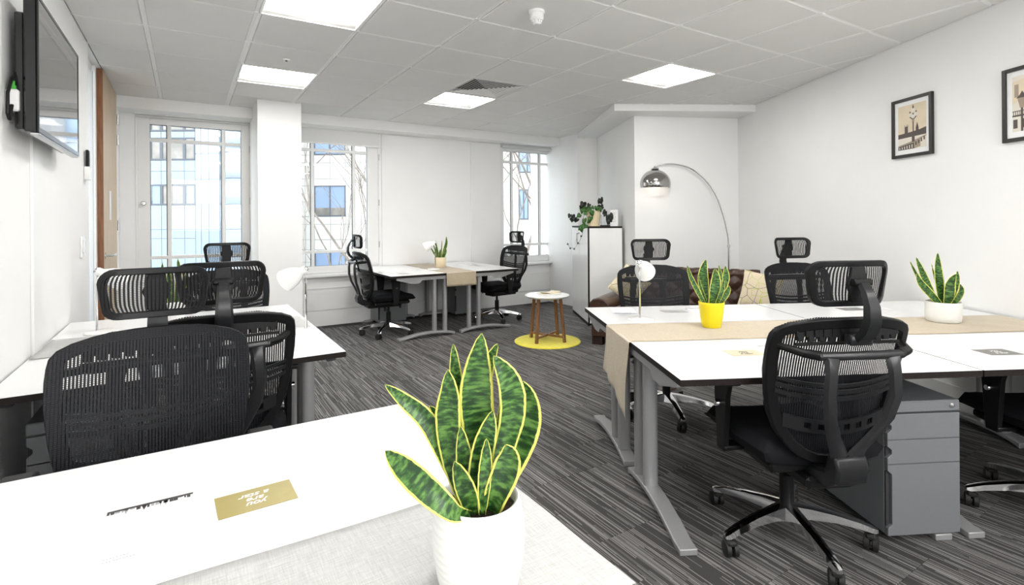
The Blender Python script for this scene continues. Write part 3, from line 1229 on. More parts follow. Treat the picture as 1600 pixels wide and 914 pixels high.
    def fs_top(u, v):
        x = (2 * u - 1)
        y = v
        hw = 0.235 + 0.018 * math.sin(PI * min(1, y * 1.1))
        px, py = x * hw, -0.225 + 0.47 * y
        rim = max(abs(x), abs(2 * y - 1))
        z = 0.492 - 0.03 * max(0, y - 0.72) ** 2 * 12 - 0.012 * (1 - x * x) - 0.045 * max(0, rim - 0.86) * 6
        return (px, py, z)
    b.grid(fs_top, 16, 16)
    b.grid(lambda u, v: (lambda p: (p[0] * 0.93, p[1] * 0.95, 0.395 + 0.02 * abs(2 * u - 1) ** 3))(fs_top(u, v)), 16, 16)
    nn = 17
    o0 = 0
    fsd = []
    edge = [i for i in range(nn)] + [i * nn + nn - 1 for i in range(1, nn)] + [nn * nn - 1 - i for i in range(1, nn)] + [(nn - 1 - i) * nn for i in range(1, nn)]
    for k in range(len(edge) - 1):
        fsd.append((edge[k], edge[k + 1], edge[k + 1] + nn * nn, edge[k] + nn * nn))
    for f in fsd:
        b.f.append(f)
        b.mi.append(0)
    b.build('seat', SEATF, t, smooth=60)
    b = MB()
    b.box(-0.20, 0.20, -0.21, 0.19, 0.365, 0.405, 0.012)
    b.box(-0.09, 0.09, -0.26, 0.13, 0.325, 0.37, 0.01)
    b.build('tilt_mechanism', BLACKP, t)
    b = MB()
    b.tube([(0.07, 0.06, 0.37), (0.20, 0.06, 0.362), (0.235, 0.06, 0.335)], [0.006, 0.006, 0.011], 8)
    b.tube([(0.07, -0.1, 0.37), (0.17, -0.1, 0.355), (0.2, -0.1, 0.31)], [0.006, 0.008, 0.018], 8)
    b.build('lever', BLACKP, t)
    b = MB()
    b.cyl(0, 0, 0.20, 0.35, 0.014, 16)
    b.cyl(0, 0, 0.085, 0.26, 0.027, 20)
    b.build('gas_lift', BLACKP, t)
    # arms
    for s in (-1, 1):
        b = MB()
        b.prism([(-0.03, 0.375), (0.025, 0.375), (0.045, 0.60), (0.04, 0.645), (-0.065, 0.645), (-0.05, 0.60)], s * 0.262, s * 0.284, 'x')
        b.box(min(s * 0.1, s * 0.284), max(s * 0.1, s * 0.284), -0.035, 0.03, 0.378, 0.398, 0.004)
        arm = b.build('armrest', BLACKP, t, bevel=0.005)
        b = MB()
        pr = [(0.0, 0.64), (0.16, 0.66), (0.17, 0.672), (0.15, 0.682), (-0.08, 0.678), (-0.10, 0.668), (-0.08, 0.65)]
        b.prism(pr, s * 0.235, s * 0.305, 'x')
        b.build('arm_pad', RUBBER, arm, bevel=0.008)
        b = MB()
        b.M = Matrix.Translation((s * 0.284, 0.0, 0.56)) @ Matrix.Rotation(R(90 * s), 4, 'Y')
        b.lathe([(0.013, 0), (0.013, 0.016), (0.011, 0.019), (0.001, 0.019)], 16)
        b.build('knob', CHROME, arm)
    # star base
    for k in range(5):
        a = R(72 * k + 18)
        M = Matrix.Rotation(a, 4, 'Z')
        b = MB()
        b.M = M
        secs = [(0.02, 0.032, 0.084, 0.142), (0.08, 0.027, 0.094, 0.137), (0.17, 0.023, 0.092, 0.124), (0.26, 0.020, 0.078, 0.104), (0.308, 0.018, 0.066, 0.088), (0.324, 0.010, 0.066, 0.080)]
        vs, fs = [], []
        for (x, w, z0, z1) in secs:
            vs += [(x, -w, z0), (x, -w * 0.8, z1 - 0.004), (x, 0, z1), (x, w * 0.8, z1 - 0.004), (x, w, z0)]
        for i in range(len(secs) - 1):
            for q in range(5):
                l = (q + 1) % 5
                fs.append((i * 5 + q, i * 5 + l, (i + 1) * 5 + l, (i + 1) * 5 + q))
        fs += [(0, 1, 2, 3, 4), tuple(range(25, 30))]
        b.add(vs, fs)
        leg = b.build('base_leg', CHROME, t, smooth=50)
        b = MB()
        ca_ = R(random.uniform(0, 360))
        cx, cy = 0.302 * math.cos(a), 0.302 * math.sin(a)
        b.M = Matrix.Translation((cx, cy, 0)) @ Matrix.Rotation(ca_, 4, 'Z')
        for q in (-1, 1):
            b.M = Matrix.Translation((cx, cy, 0.0297)) @ Matrix.Rotation(ca_, 4, 'Z') @ Matrix.Translation((0.012, q * 0.0145, 0)) @ Matrix.Rotation(R(90), 4, 'X')
            b.lathe([(0.022, -0.011), (0.0295, -0.008), (0.0295, 0.008), (0.022, 0.011)], 18, (0, 0, 0), True)
        b.M = Matrix.Translation((cx, cy, 0)) @ Matrix.Rotation(ca_, 4, 'Z')
        b.cyl(0, 0, 0.03, 0.066, 0.009, 10)
        b.box(-0.018, 0.036, -0.016, 0.016, 0.046, 0.064, 0.005)
        b.build('castor', RUBBER, leg)
    return t


c1x, c1y = -0.085, 1.67
chair = make_chair('black mesh chair facing us right behind the nearest white desk', (c1x, c1y, 0), R(180))


def place(x, y, rz, label, turn=0.0):
    c = dup(chair, (x, y, 0), rz, label)
    for k in kids(c):
        if k.name.startswith('base_leg'):
            k.rotation_euler = (0, 0, R(turn))
    return c


place(0.11, 2.545, 0, 'black mesh chair seen from behind, right behind the nearest front-facing chair', -18)
place(0.255, 3.86, R(182), 'black mesh chair farthest back at the left desks, before the tall window')
place(1.97, 5.87, R(-90), 'black mesh chair in profile at the left end of the far desks', 16.5)
place(3.44, 5.90, R(97), 'black mesh chair facing left at the right end of the far desks', -6.6)
RG = -YAW + R(4.6)          # heading of the desk group along the right wall
p = cg(1.03, 3.50)
place(p[0], p[1], RG + R(177), 'black mesh chair facing us behind the white desk lamp, before the sofa')
p = cg(2.17, 3.60)
place(p[0], p[1], RG + R(184), 'black mesh chair facing us at the right desks, before the right wall')
p = cg(1.115, 2.13)
place(p[0], p[1], RG + R(1), 'large black mesh chair with its back to us beside the grey drawer unit', 33.4)
p = cg(2.36, 2.27)
place(p[0], p[1], RG + R(-4), 'black chair cut off by the right edge, only base and arm showing')


# ------------------------------------------------------------------ desks
DZ = 0.712


def make_desk(label, loc, rz, w=1.2, d=0.8):
    """local frame: x along the desk, user's edge at y=0, back edge at y=d"""
    t = thing('office_desk', label, 'desk', loc, rz, 'white office desks with dark edges')
    b = MB()
    g = 0.0018
    b.m(0).box(g, w - g, g, d - g, DZ - 0.0008, DZ)
    b.m(1).box(g, w - g, g, d - g, DZ - 0.025, DZ - 0.0008)
    b.build('desk_top', [WHITE_TOP, EDGE], t, smooth=0)
    for (ex, s) in ((0.07, 1), (w - 0.07, -1)):
        # arched foot
        b = MB()
        y0, y1 = 0.10, d - 0.03
        n = 12
        top, bot = [], []
        for k in range(n + 1):
            u = k / n
            y = y0 + (y1 - y0) * u
            h = 0.052 * (1 - (2 * u - 1.12) ** 2 * 0.8)
            top.append((y, max(0.014, h) + 0.012))
            bot.append((y, max(0.0, h - 0.012) if 0.03 < u < 0.97 else 0.0))
        b.prism(top + bot[::-1], ex - 0.036, ex + 0.036, 'x')
        b.build('foot', SILVER, t, bevel=0.004, smooth=40)
        for yy in (d * 0.66, d * 0.82):
            b = MB()
            yy = yy
            out = []
            for k in range(16):
                a = 2 * PI * k / 16
                out.append((ex + 0.034 * abs(math.cos(a)) ** 0.8 * math.copysign(1, math.cos(a)), yy + 0.024 * abs(math.sin(a)) ** 0.8 * math.copysign(1, math.sin(a))))
            b.prism(out, 0.05, DZ - 0.06)
            b.build('leg_column', SILVER, t, smooth=50)
        b = MB()
        zt = DZ - 0.025
        k = d / 0.8
        poly = [(0.07, zt), (0.07, zt - 0.025), (0.24 * k, zt - 0.072), (0.33 * k, zt - 0.072), (0.365 * k, zt - 0.04), (0.70 * k, zt - 0.04), (0.715 * k, zt - 0.062), (0.755 * k, zt - 0.062), (0.775 * k, zt - 0.03), (0.775 * k, zt)]
        b.prism(poly, ex - 0.058 if s > 0 else ex + 0.038, ex - 0.038 if s > 0 else ex + 0.058, 'x')
        b.build('end_bracket', SILVER, t, bevel=0.003, smooth=0)
    b = MB()
    b.box(0.09, w - 0.09, d * 0.74 - 0.02, d * 0.74 + 0.02, DZ - 0.07, DZ - 0.03)
    b.build('cross_beam', SILVER, t)
    return t


desk = make_desk('nearest white desk in the foreground, carrying the gold card', (0.607, 1.62, 0), R(180))
# foreground pair: x from -0.6 to 0.6, y from 0.02 to 1.62
dup(desk, (-0.593, 0.02, 0), 0, 'white desk under the camera, its corner under the big potted snake plant')
dup(desk, (SL + 0.005, 2.405, 0), 0, 'white desk by the left wall, nearer one of the left pair')
dup(desk, (SL + 1.205, 4.012, 0), R(180), 'white desk by the left wall, window side of the left pair')
back_desk = make_desk('far white desk at the left end of the far pair, lamp on it', (1.835, 6.775, 0), R(-90), 1.39, 0.8)
dup(back_desk, (3.455, 5.385, 0), R(90), 'far white desk at the right end of the far pair, under the right-hand small window')
ORG = Vector(cg(0.612, 1.905))
GU = Vector((math.cos(RG), math.sin(RG)))
GV = Vector((-math.sin(RG), math.cos(RG)))


def rg(u, v):
    q = ORG + GU * u + GV * v
    return q.x, q.y


x, y = rg(0, 0)
dup(desk, (x, y, 0), RG, 'white desk on the right with the tan card and the large chair')
x, y = rg(1.203, 0)
dup(desk, (x, y, 0), RG, 'white desk at the right edge with the dark grey card')
x, y = rg(1.2, 1.602)
dup(desk, (x, y, 0), RG + PI, 'white desk on the right behind the yellow pot, with the desk lamp')
x, y = rg(2.403, 1.602)
dup(desk, (x, y, 0), RG + PI, 'white desk on the right in the corner against the right wall')


# ------------------------------------------------------------------ table runners
def runner(label, mat_, pts_xy, width_vec, drops, loc, rz, name='table_runner', group='linen table runners', wrinkle=0.0015):
    pass


def make_runner(label, m_, x0, x1, y0, y1, drop0, drop1, loc, rz, point=False, wob=0.003, lift=0.0016):
    """cloth lying on z=0 from x0 to x1, hanging drop0 over x0 and drop1 over x1"""
    L0, L1 = drop0, drop1
    total = L0 + (x1 - x0) + L1
    nu = max(24, int(total / 0.025))
    nv = 14
    b = MB()

    def f(u, v):
        s = u * total
        yy = y0 + (y1 - y0) * v + wob * math.sin(s * 9 + v * 3) * (1 if v in (0, 1) else 0.5)
        zr = lift + 0.0012 * math.sin(s * 23 + v * 9) * math.sin(v * PI)
        if s < L0:
            k = L0 - s
            ext = 0.0
            if point:
                k = k * (0.86 + 0.30 * (1 - abs(2 * v - 0.25)) * 0.5)
                if v < 0.3:
                    k *= 1.0 + (0.3 - v) * 0.6
            fold = 0.012 * math.sin(v * 9 + k * 6) * min(1, k * 6)
            return (x0 - 0.006 - abs(fold) - 0.012 * min(1, k * 3), yy, zr - k)
        if s > total - L1:
            k = s - (total - L1)
            fold = 0.008 * math.sin(v * 11 + k * 5) * min(1, k * 6)
            return (x1 + 0.006 + abs(fold) + 0.01 * min(1, k * 3), yy, zr - k)
        return (x0 + s - L0, yy, zr + 0.001)
    b.grid(f, nu, nv)
    o = b.build('table_runner', m_, None, smooth=70, solid=0.0012)
    o.location = loc
    o.rotation_euler = (0, 0, rz)
    tag(o, label, 'table runner', 'linen table runners')
    return o


make_runner('pale grey linen runner under the big white plant pot in the foreground', CLOTH_G, -0.585, 0.607, 0.615, 1.02, 0.0, 0.18, (0, 0, DZ), 0)
make_runner('pale grey linen runner across the left pair of desks', CLOTH_G, SL + 0.012, 0.602, 3.01, 3.45, 0.0, 0.16, (0, 0, DZ), 0)
make_runner('tan linen runner between the two far desks, hanging over the front', CLOTH_B, 5.385, 6.76, -2.86, -2.48, 0.155, 0.0, (0, 0, DZ), R(90))
o = make_runner('tan linen runner under the yellow pot, hanging to a point at the desk end', CLOTH_T, 0.0, 2.38, 0.60, 1.02, 0.33, 0.0, (ORG.x, ORG.y, DZ), RG, point=True)


# ------------------------------------------------------------------ drawer units
def drawer_unit(label, loc, rz, w=0.31, d=0.60, h=0.565, m_=PEDESTAL):
    t = thing('drawer_unit', label, 'drawer unit', loc, rz, 'grey metal drawer units')
    b = MB()
    b.box(0, w, 0.02, d, 0.03, h - 0.045, 0.002)
    b.build('cabinet_body', m_, t)
    b = MB()
    b.box(-0.002, w + 0.002, 0, d, h - 0.045, h, 0.004)
    b.box(w * 0.3, w * 0.62, d * 0.25, d * 0.45, h - 0.001, h + 0.0015)
    b.build('top_panel', m_, t)
    zs = [(0.035, 0.60), (0.612, 0.80), (0.812, 0.998)]
    hh = h - 0.047
    for (a, c) in zs:
        z0, z1 = 0.03 + (hh - 0.03) * (a - 0.035), 0.03 + (hh - 0.03) * c - 0.003
        b = MB()
        b.prism([(-0.0, z0), (w, z0), (w, z1), (0.0, z1), (0, z1 - 0.03), (0.018, z1 - 0.045), (0.018, z0 + 0.045), (0, z0 + 0.03)], 0.0, 0.018, 'y')
        dw = b.build('drawer', m_, t, bevel=0.002, smooth=0)
        b = MB()
        b.box(0.001, 0.016, 0.012, 0.018, z0 + 0.035, z1 - 0.035)
        b.build('finger_pull', DARKGAP, dw)
    b = MB()
    b.M = Matrix.Translation((w - 0.035, 0.0, h - 0.022)) @ Matrix.Rotation(R(90), 4, 'X')
    b.lathe([(0.010, 0), (0.010, 0.004), (0.004, 0.006), (0.001, 0.006)], 16)
    b.build('lock', CHROME, t)
    for (x, y) in ((0.04, 0.06), (w - 0.04, 0.06), (0.04, d - 0.06), (w - 0.04, d - 0.06)):
        b = MB()
        b.cyl(x, y, 0, 0.032, 0.016, 12)
        b.build('castor', RUBBER, t)
    return t


x, y = cg(1.492, 2.078)
du = drawer_unit('grey three-drawer unit under the right desks beside the large chair', (x, y, 0), RG)
dup(du, (SL + 0.09, 2.56, 0), 0, 'grey drawer unit under the left desks beside the nearest chair')
du2 = drawer_unit('grey drawer unit under the left half of the far desks', (2.03, 6.42, 0), 0, 0.36, 0.34, 0.56)
dup(du2, (3.09, 6.42, 0), 0, 'grey drawer unit under the right half of the far desks')


# ------------------------------------------------------------------ desk lamps
def make_desk_lamp(label, loc, rz):
    t = thing('desk_lamp', label, 'desk lamp', loc, rz, 'white desk lamps')
    MB().lathe([(0.001, 0), (0.075, 0), (0.078, 0.004), (0.074, 0.010), (0.02, 0.016), (0.001, 0.016)], 32).build('lamp_base', WHITEP, t)
    b = MB()
    b.tube([(-0.02, 0, 0.012), (-0.02, 0, 0.20)], 0.006, 10)
    b.build('lamp_stem', CHROME, t)
    b = MB()
    b.tube([(-0.02, 0, 0.20), (-0.022, 0, 0.25), (-0.018, 0, 0.285), (-0.004, 0, 0.31), (0.004, 0, 0.318)], 0.0055, 8)
    b.build('gooseneck', CHROME, t)
    b = MB()
    b.M = Matrix.Translation((0.0, 0, 0.325)) @ Matrix.Rotation(R(118), 4, 'Y')
    b.lathe([(0.001, -0.03), (0.016, -0.028), (0.021, -0.018), (0.021, 0.004), (0.026, 0.012), (0.040, 0.035), (0.052, 0.065), (0.059, 0.10), (0.0605, 0.115), (0.059, 0.115), (0.050, 0.066), (0.037, 0.036), (0.02, 0.014), (0.001, 0.012)], 28)
    b.build('lamp_shade', WHITEP, t, smooth=60)
    b = MB()
    b.M = Matrix.Translation((0.0, 0, 0.325)) @ Matrix.Rotation(R(118), 4, 'Y')
    for k in range(6):
        a = k * PI / 3
        b.box(0.011 * math.cos(a) - 0.0025, 0.011 * math.cos(a) + 0.0025, 0.011 * math.sin(a) - 0.0025, 0.011 * math.sin(a) + 0.0025, -0.0305, -0.0285)
    b.build('vent_slots', DARKGAP, t, smooth=0)
    b = MB()
    b.M = Matrix.Translation((0.0, 0, 0.325)) @ Matrix.Rotation(R(118), 4, 'Y')
    b.lathe([(0.012, 0.014), (0.012, 0.035), (0.024, 0.06), (0.022, 0.08), (0.001, 0.09)], 16)
    b.build('light_bulb', PAPER, t)
    return t


x, y = cg(-1.13, 2.80)
lamp = make_desk_lamp('white desk lamp at the free end of the left desks, shade turned left', (x, y, DZ), R(180 - 32 - 12))
x, y = cg(-2.21, 2.80)
dup(lamp, (x, y, DZ), R(20), 'white desk lamp by the left wall, mostly hidden behind a headrest')
x, y = cg(-0.957, 6.336)
dup(lamp, (x, y, DZ), R(180 - 32), 'small white desk lamp beside the cream pot on the far desks')
x, y = cg(0.753, 3.06)
dup(lamp, (x, y, DZ), R(28), 'white desk lamp on the right desks with its shade turned away')


# ------------------------------------------------------------------ snake plants
def leaf_mesh(b, pts, width, tip=0.0, face=(0, -1, 0), cup=0.25, twist=0.0, base_w=0.35, peak=0.5):
    """pts: centre line from soil to tip; width: full width at the widest place"""
    P = [Vector(p) for p in pts]
    # Catmull-Rom resample
    n = 16

    def at(t_):
        m_ = len(P) - 1
        i = min(int(t_ * m_), m_ - 1)
        f = t_ * m_ - i
        p0, p1, p2, p3 = P[max(i - 1, 0)], P[i], P[i + 1], P[min(i + 2, m_)]
        return 0.5 * ((2 * p1) + (p2 - p0) * f + (2 * p0 - 5 * p1 + 4 * p2 - p3) * f * f + (3 * p1 - p0 - 3 * p2 + p3) * f ** 3)
    C = [at(k / n) for k in range(n + 1)]
    length = sum((C[k + 1] - C[k]).length for k in range(n))
    nf = Vector(face).normalized()

    def wid(v):
        if v < peak:
            k = v / peak
            return base_w + (1 - base_w) * math.sin(k * PI / 2)
        k = (v - peak) / (1 - peak)
        return max(0.02, (1 - k ** 2.2))

    def f(u, v):
        i = v * n
        k = min(int(round(i)), n)
        c = C[k]
        t_ = (C[min(k + 1, n)] - C[max(k - 1, 0)]).normalized()
        side = t_.cross(nf).normalized()
        nn = side.cross(t_).normalized()
        if twist:
            a = twist * v
            side, nn = side * math.cos(a) + nn * math.sin(a), nn * math.cos(a) - side * math.sin(a)
        q = 2 * u - 1
        w = wid(v) * width * 0.5
        return tuple(c + side * (q * w) + nn * (cup * w * (1 - q * q)) * -1 + nn * 0.0012 * math.sin(v * 40 + q * 2))
    b.grid(f, 8, n, lambda u, v: (2 * u - 1, v * length * 10))


def pot_plant(name, label, loc, rz, pot, leaves, soil_r, soil_z, pm, group='potted snake plants'):
    t = thing(name, label, 'potted plant', loc, rz, group)
    MB().lathe(pot, 40).build('pot', pm, t, smooth=60)
    b = MB()
    b.lathe([(0.0005, soil_z + 0.004), (soil_r * 0.5, soil_z + 0.002), (soil_r, soil_z)], 24)
    b.build('soil', SOIL, t)
    for lf in leaves:
        b = MB()
        leaf_mesh(b, **lf)
        b.build('leaf', LEAF, t, smooth=80, solid=0.0016)
    return t


# the big foreground plant: leaf lines measured in its own upright plane (x right, y away, z up, metres)
FG = [
    dict(pts=[(-0.0112, -0.028, 0.1346), (-0.03, -0.068, 0.1572), (-0.0526, -0.078, 0.1809), (-0.0834, -0.072, 0.2059), (-0.1139, -0.06, 0.2287), (-0.1371, -0.048, 0.244)], width=0.038, peak=0.6, base_w=0.22, face=(0.25, -1, 0.55)),
    dict(pts=[(-0.0165, 0.01, 0.1199), (-0.0478, 0.015, 0.1934), (-0.0808, 0.015, 0.2607), (-0.1176, 0.01, 0.2985), (-0.1461, 0.0, 0.3276)], width=0.030, peak=0.45, face=(0.1, -1, 0.4)),
    dict(pts=[(-0.0179, 0.0, 0.1211), (-0.0399, 0.005, 0.1936), (-0.0483, 0.005, 0.2643), (-0.0458, 0.005, 0.3085), (-0.0473, 0.005, 0.3474)], width=0.041, peak=0.5, face=(-0.15, -1, 0)),
    dict(pts=[(-0.0182, 0.03, 0.127), (-0.0314, 0.035, 0.2618), (-0.0368, 0.03, 0.332), (-0.04, 0.03, 0.3831)], width=0.022, peak=0.5),
    dict(pts=[(0.0054, 0.015, 0.117), (0.0038, 0.015, 0.2154), (-0.0022, 0.012, 0.2881), (0.0002, 0.01, 0.3466), (0.0069, 0.008, 0.4039)], width=0.056, peak=0.5, face=(0.15, -1, 0), base_w=0.5),
    dict(pts=[(-0.0003, 0.035, 0.1242), (0.0074, 0.038, 0.2604), (0.0159, 0.035, 0.3394), (0.0328, 0.03, 0.3816)], width=0.022, peak=0.6, face=(0.2, -1, 0)),
    dict(pts=[(0.0184, 0.005, 0.1224), (0.0375, 0.005, 0.2019), (0.0557, 0.0, 0.2743), (0.0508, 0.0, 0.3271), (0.0256, 0.0, 0.3695)], width=0.044, peak=0.6, face=(0.25, -1, 0.1)),
    dict(pts=[(0.0138, 0.025, 0.1114), (0.0459, 0.03, 0.1767), (0.0737, 0.03, 0.2402), (0.0795, 0.03, 0.2857), (0.0742, 0.028, 0.3191)], width=0.058, peak=0.42, face=(-0.1, -1, 0.1), base_w=0.5),
    dict(pts=[(0.0188, -0.025, 0.1305), (0.0275, -0.035, 0.1656), (0.0417, -0.038, 0.2006), (0.0469, -0.036, 0.2248), (0.0427, -0.032, 0.2408)], width=0.042, peak=0.5, face=(-0.1, -1, 0.2), base_w=0.6, cup=0.5),
    dict(pts=[(-0.0017, -0.012, 0.1255), (-0.0001, -0.018, 0.1697), (0.0071, -0.018, 0.2212), (0.0167, -0.015, 0.2586), (0.0233, -0.012, 0.286)], width=0.037, peak=0.45, face=(0.1, -1, 0), base_w=0.55),
    dict(pts=[(0.0058, -0.028, 0.1323), (0.0094, -0.034, 0.1778), (0.0122, -0.034, 0.2157), (0.0135, -0.03, 0.2503)], width=0.022, peak=0.5, face=(0.3, -1, 0), base_w=0.5),
    dict(pts=[(-0.01, -0.005, 0.1216), (-0.0182, -0.008, 0.1647), (-0.023, -0.008, 0.2213), (-0.0273, -0.006, 0.2606)], width=0.028, peak=0.45, face=(-0.1, -1, 0), base_w=0.5),
    dict(pts=[(-0.0071, -0.026, 0.1304), (-0.0147, -0.034, 0.1611), (-0.025, -0.034, 0.1907), (-0.0358, -0.03, 0.2167)], width=0.032, peak=0.45, face=(-0.1, -1, 0), base_w=0.6),
    dict(pts=[(0.0133, 0.035, 0.1058), (0.0277, 0.038, 0.2052), (0.0372, 0.036, 0.2518), (0.0441, 0.034, 0.3074)], width=0.019, peak=0.5, face=(0.5, -1, 0)),
    dict(pts=[(0.0105, 0.002, 0.1175), (0.0197, 0.0, 0.1603), (0.0244, 0.004, 0.2201), (0.0221, 0.004, 0.2731)], width=0.024, peak=0.5, face=(0.4, -1, 0), base_w=0.5),
    dict(pts=[(-0.0174, 0.02, 0.1234), (-0.0488, 0.025, 0.2204), (-0.0666, 0.025, 0.2658), (-0.0783, 0.02, 0.2849)], width=0.014, peak=0.5, face=(0.4, -1, 0.2), base_w=0.5),
]
pot_fg = [(0.001, 0.0), (0.055, 0.0), (0.060, 0.004), (0.066, 0.03), (0.0715, 0.06), (0.0735, 0.085), (0.0725, 0.11), (0.0685, 0.135), (0.0655, 0.146), (0.0635, 0.148), (0.0600, 0.146), (0.0595, 0.12), (0.0590, 0.105)]
# finely ribbed wall
rib = []
for (r_, z) in [(0.060 + 0, 0.0)]:
    pass
fine = []
for k in range(0, 60):
    z = 0.004 + 0.140 * k / 59
    # interpolate profile
    for (a, c) in zip(pot_fg[2:9], pot_fg[3:10]):
        if a[1] <= z <= c[1] + 1e-6:
            q = (z - a[1]) / (c[1] - a[1])
            fine.append((a[0] + (c[0] - a[0]) * q + 0.0005 * math.sin(z * 520), z))
            break
pot_fg = [(0.001, 0.0), (0.055, 0.0)] + fine + [(0.0655, 0.146), (0.0635, 0.148), (0.0600, 0.146), (0.0595, 0.12), (0.0590, 0.105)]
x, y = cg(-0.0565, 0.830)
pot_plant('snake_plant', 'big snake plant in a ribbed white pot on the foreground runner', (x, y, DZ + 0.003), -YAW + R(3), pot_fg, FG, 0.0592, 0.128, POT_W)


def sp(x, z, d=0.0):
    return (x, d, z)


def gen(leaves):
    return [dict(pts=[sp(a[0], a[1], dd * 0.6), sp((a[0] * 2 + c[0]) / 3 + bend * 0.6, a[1] + (c[1] - a[1]) * 0.35, dd), sp((a[0] + 2 * c[0]) / 3 + bend, a[1] + (c[1] - a[1]) * 0.7, dd), sp(c[0], c[1], dd * 1.1)], width=w, base_w=0.6, peak=0.45, face=(fx, -1, 0))
            for (a, c, w, dd, bend, fx) in leaves]


# yellow pot on the right desks (0.137 m wide, 0.137 m tall)
yp = [(0.001, 0), (0.046, 0), (0.049, 0.003), (0.056, 0.04), (0.062, 0.08), (0.0665, 0.125), (0.068, 0.136), (0.0665, 0.138), (0.064, 0.136), (0.060, 0.10)]
L_y = gen([((-0.035, 0.12), (-0.13, 0.335), 0.028, 0.0, -0.012, 0.2), ((-0.03, 0.12), (-0.02, 0.365), 0.060, 0.02, -0.012, 0), ((0.0, 0.12), (0.012, 0.318), 0.062, -0.02, 0.01, 0.1),
           ((0.03, 0.12), (0.045, 0.335), 0.03, 0.01, 0.015, 0.3), ((0.035, 0.12), (0.085, 0.33), 0.045, 0.02, 0.02, -0.1), ((0.035, 0.12), (0.092, 0.225), 0.036, -0.01, 0.012, 0),
           ((-0.02, 0.12), (-0.065, 0.285), 0.02, 0.01, -0.01, 0.4), ((0.02, 0.12), (0.055, 0.26), 0.026, -0.025, 0.01, 0)])
x, y = cg(1.08, 2.83)
pot_plant('snake_plant', 'snake plant in a bright yellow pot on the right desks', (x, y, DZ + 0.003), -YAW, yp, L_y, 0.061, 0.115, POT_Y)
# white pot
wp = [(0.001, 0), (0.074, 0), (0.080, 0.006), (0.083, 0.03), (0.083, 0.105), (0.0825, 0.112), (0.079, 0.112), (0.077, 0.10), (0.077, 0.08)]
L_w = gen([((-0.03, 0.09), (-0.155, 0.335), 0.022, 0.02, -0.01, 0.3), ((-0.03, 0.09), (-0.135, 0.36), 0.040, 0.0, -0.005, 0.1), ((-0.02, 0.09), (-0.15, 0.27), 0.042, -0.03, -0.02, 0.1),
           ((0.0, 0.09), (-0.02, 0.385), 0.046, 0.01, -0.004, 0), ((0.01, 0.09), (0.045, 0.27), 0.062, -0.03, -0.012, 0.1), ((0.03, 0.09), (0.072, 0.285), 0.044, 0.0, 0.012, 0.3),
           ((0.02, 0.09), (-0.045, 0.32), 0.018, 0.02, -0.008, 0.5), ((0.03, 0.09), (0.062, 0.215), 0.034, -0.035, 0.02, 0)])
x, y = cg(2.43, 2.94)
pot_plant('snake_plant', 'snake plant in a low white pot at the right edge of the right desks', (x, y, DZ + 0.003), -YAW - R(10), wp, L_w, 0.0765, 0.095, POT_W)
# cream pot far desks
cp = [(0.001, 0), (0.068, 0), (0.072, 0.004), (0.074, 0.06), (0.075, 0.125), (0.072, 0.127), (0.068, 0.12), (0.067, 0.10)]
L_c = gen([((-0.03, 0.10), (-0.135, 0.27), 0.022, 0.0, 0.0, 0.2), ((-0.02, 0.10), (-0.085, 0.335), 0.028, 0.0, -0.008, 0), ((-0.01, 0.10), (-0.055, 0.34), 0.034, -0.02, -0.006, 0.1),
           ((0.02, 0.10), (0.08, 0.39), 0.04, 0.01, 0.02, 0), ((0.03, 0.10), (0.07, 0.25), 0.045, -0.02, 0.014, 0.2), ((0.01, 0.10), (0.025, 0.345), 0.014, 0.02, 0.0, 0.4), ((0, 0.10), (0.012, 0.23), 0.03, -0.03, -0.004, 0)])
x, y = cg(-0.918, 6.62)
pot_plant('snake_plant', 'small snake plant in a cream pot between the far desks', (x, y, DZ + 0.003), -YAW, cp, L_c, 0.067, 0.105, POT_C)
# left desks plant, behind the headrest
x, y = cg(-1.95, 2.98)
pot_plant('snake_plant', 'snake plant on the left desks, glimpsed through a headrest', (x, y, DZ + 0.003), -YAW, yp, gen([((-0.03, 0.12), (-0.05, 0.36), 0.03, 0, -0.01, 0), ((0.0, 0.12), (0.0, 0.33), 0.04, -0.02, 0, 0), ((0.02, 0.12), (0.03, 0.38), 0.036, 0.01, 0.01, 0), ((0.03, 0.12), (0.09, 0.31), 0.03, 0, 0.01, 0)]), 0.061, 0.115, POT_W)


# ------------------------------------------------------------------ cards and brochures
def text_mesh(body, size, m_, parent, loc, rz, name='lettering', shear=0.35):
    cu = bpy.data.curves.new('t', 'FONT')
    cu.body = body
    cu.size = size
    cu.align_x = 'CENTER'
    cu.align_y = 'CENTER'
    cu.shear = shear
    cu.offset = size * 0.018
    cu.space_line = 0.72
    tmp = bpy.data.objects.new('t', cu)
    COL.objects.link(tmp)
    bpy.context.view_layer.update()
    me = bpy.data.meshes.new_from_object(tmp)
    bpy.data.objects.remove(tmp)
    me.materials.clear()
    me.materials.append(m_)
    o = bpy.data.objects.new(name, me)
    COL.objects.link(o)
    o.parent = parent
    o.location = loc
    o.rotation_euler = (0, 0, rz)
    return o


def card(label, x, y, rz, m_, im, upside=False):
    o = MB().box(-0.0745, 0.0745, -0.048, 0.048, 0, 0.0008).build('message_card', m_, smooth=0)
    o.location = (x, y, DZ + 0.0004)
    o.rotation_euler = (0, 0, rz)
    tag(o, label, 'card', 'message cards on the desks')
    text_mesh('you\nare\na star', 0.026, im, o, (0, 0, 0.0011), PI if upside else 0)
    return o


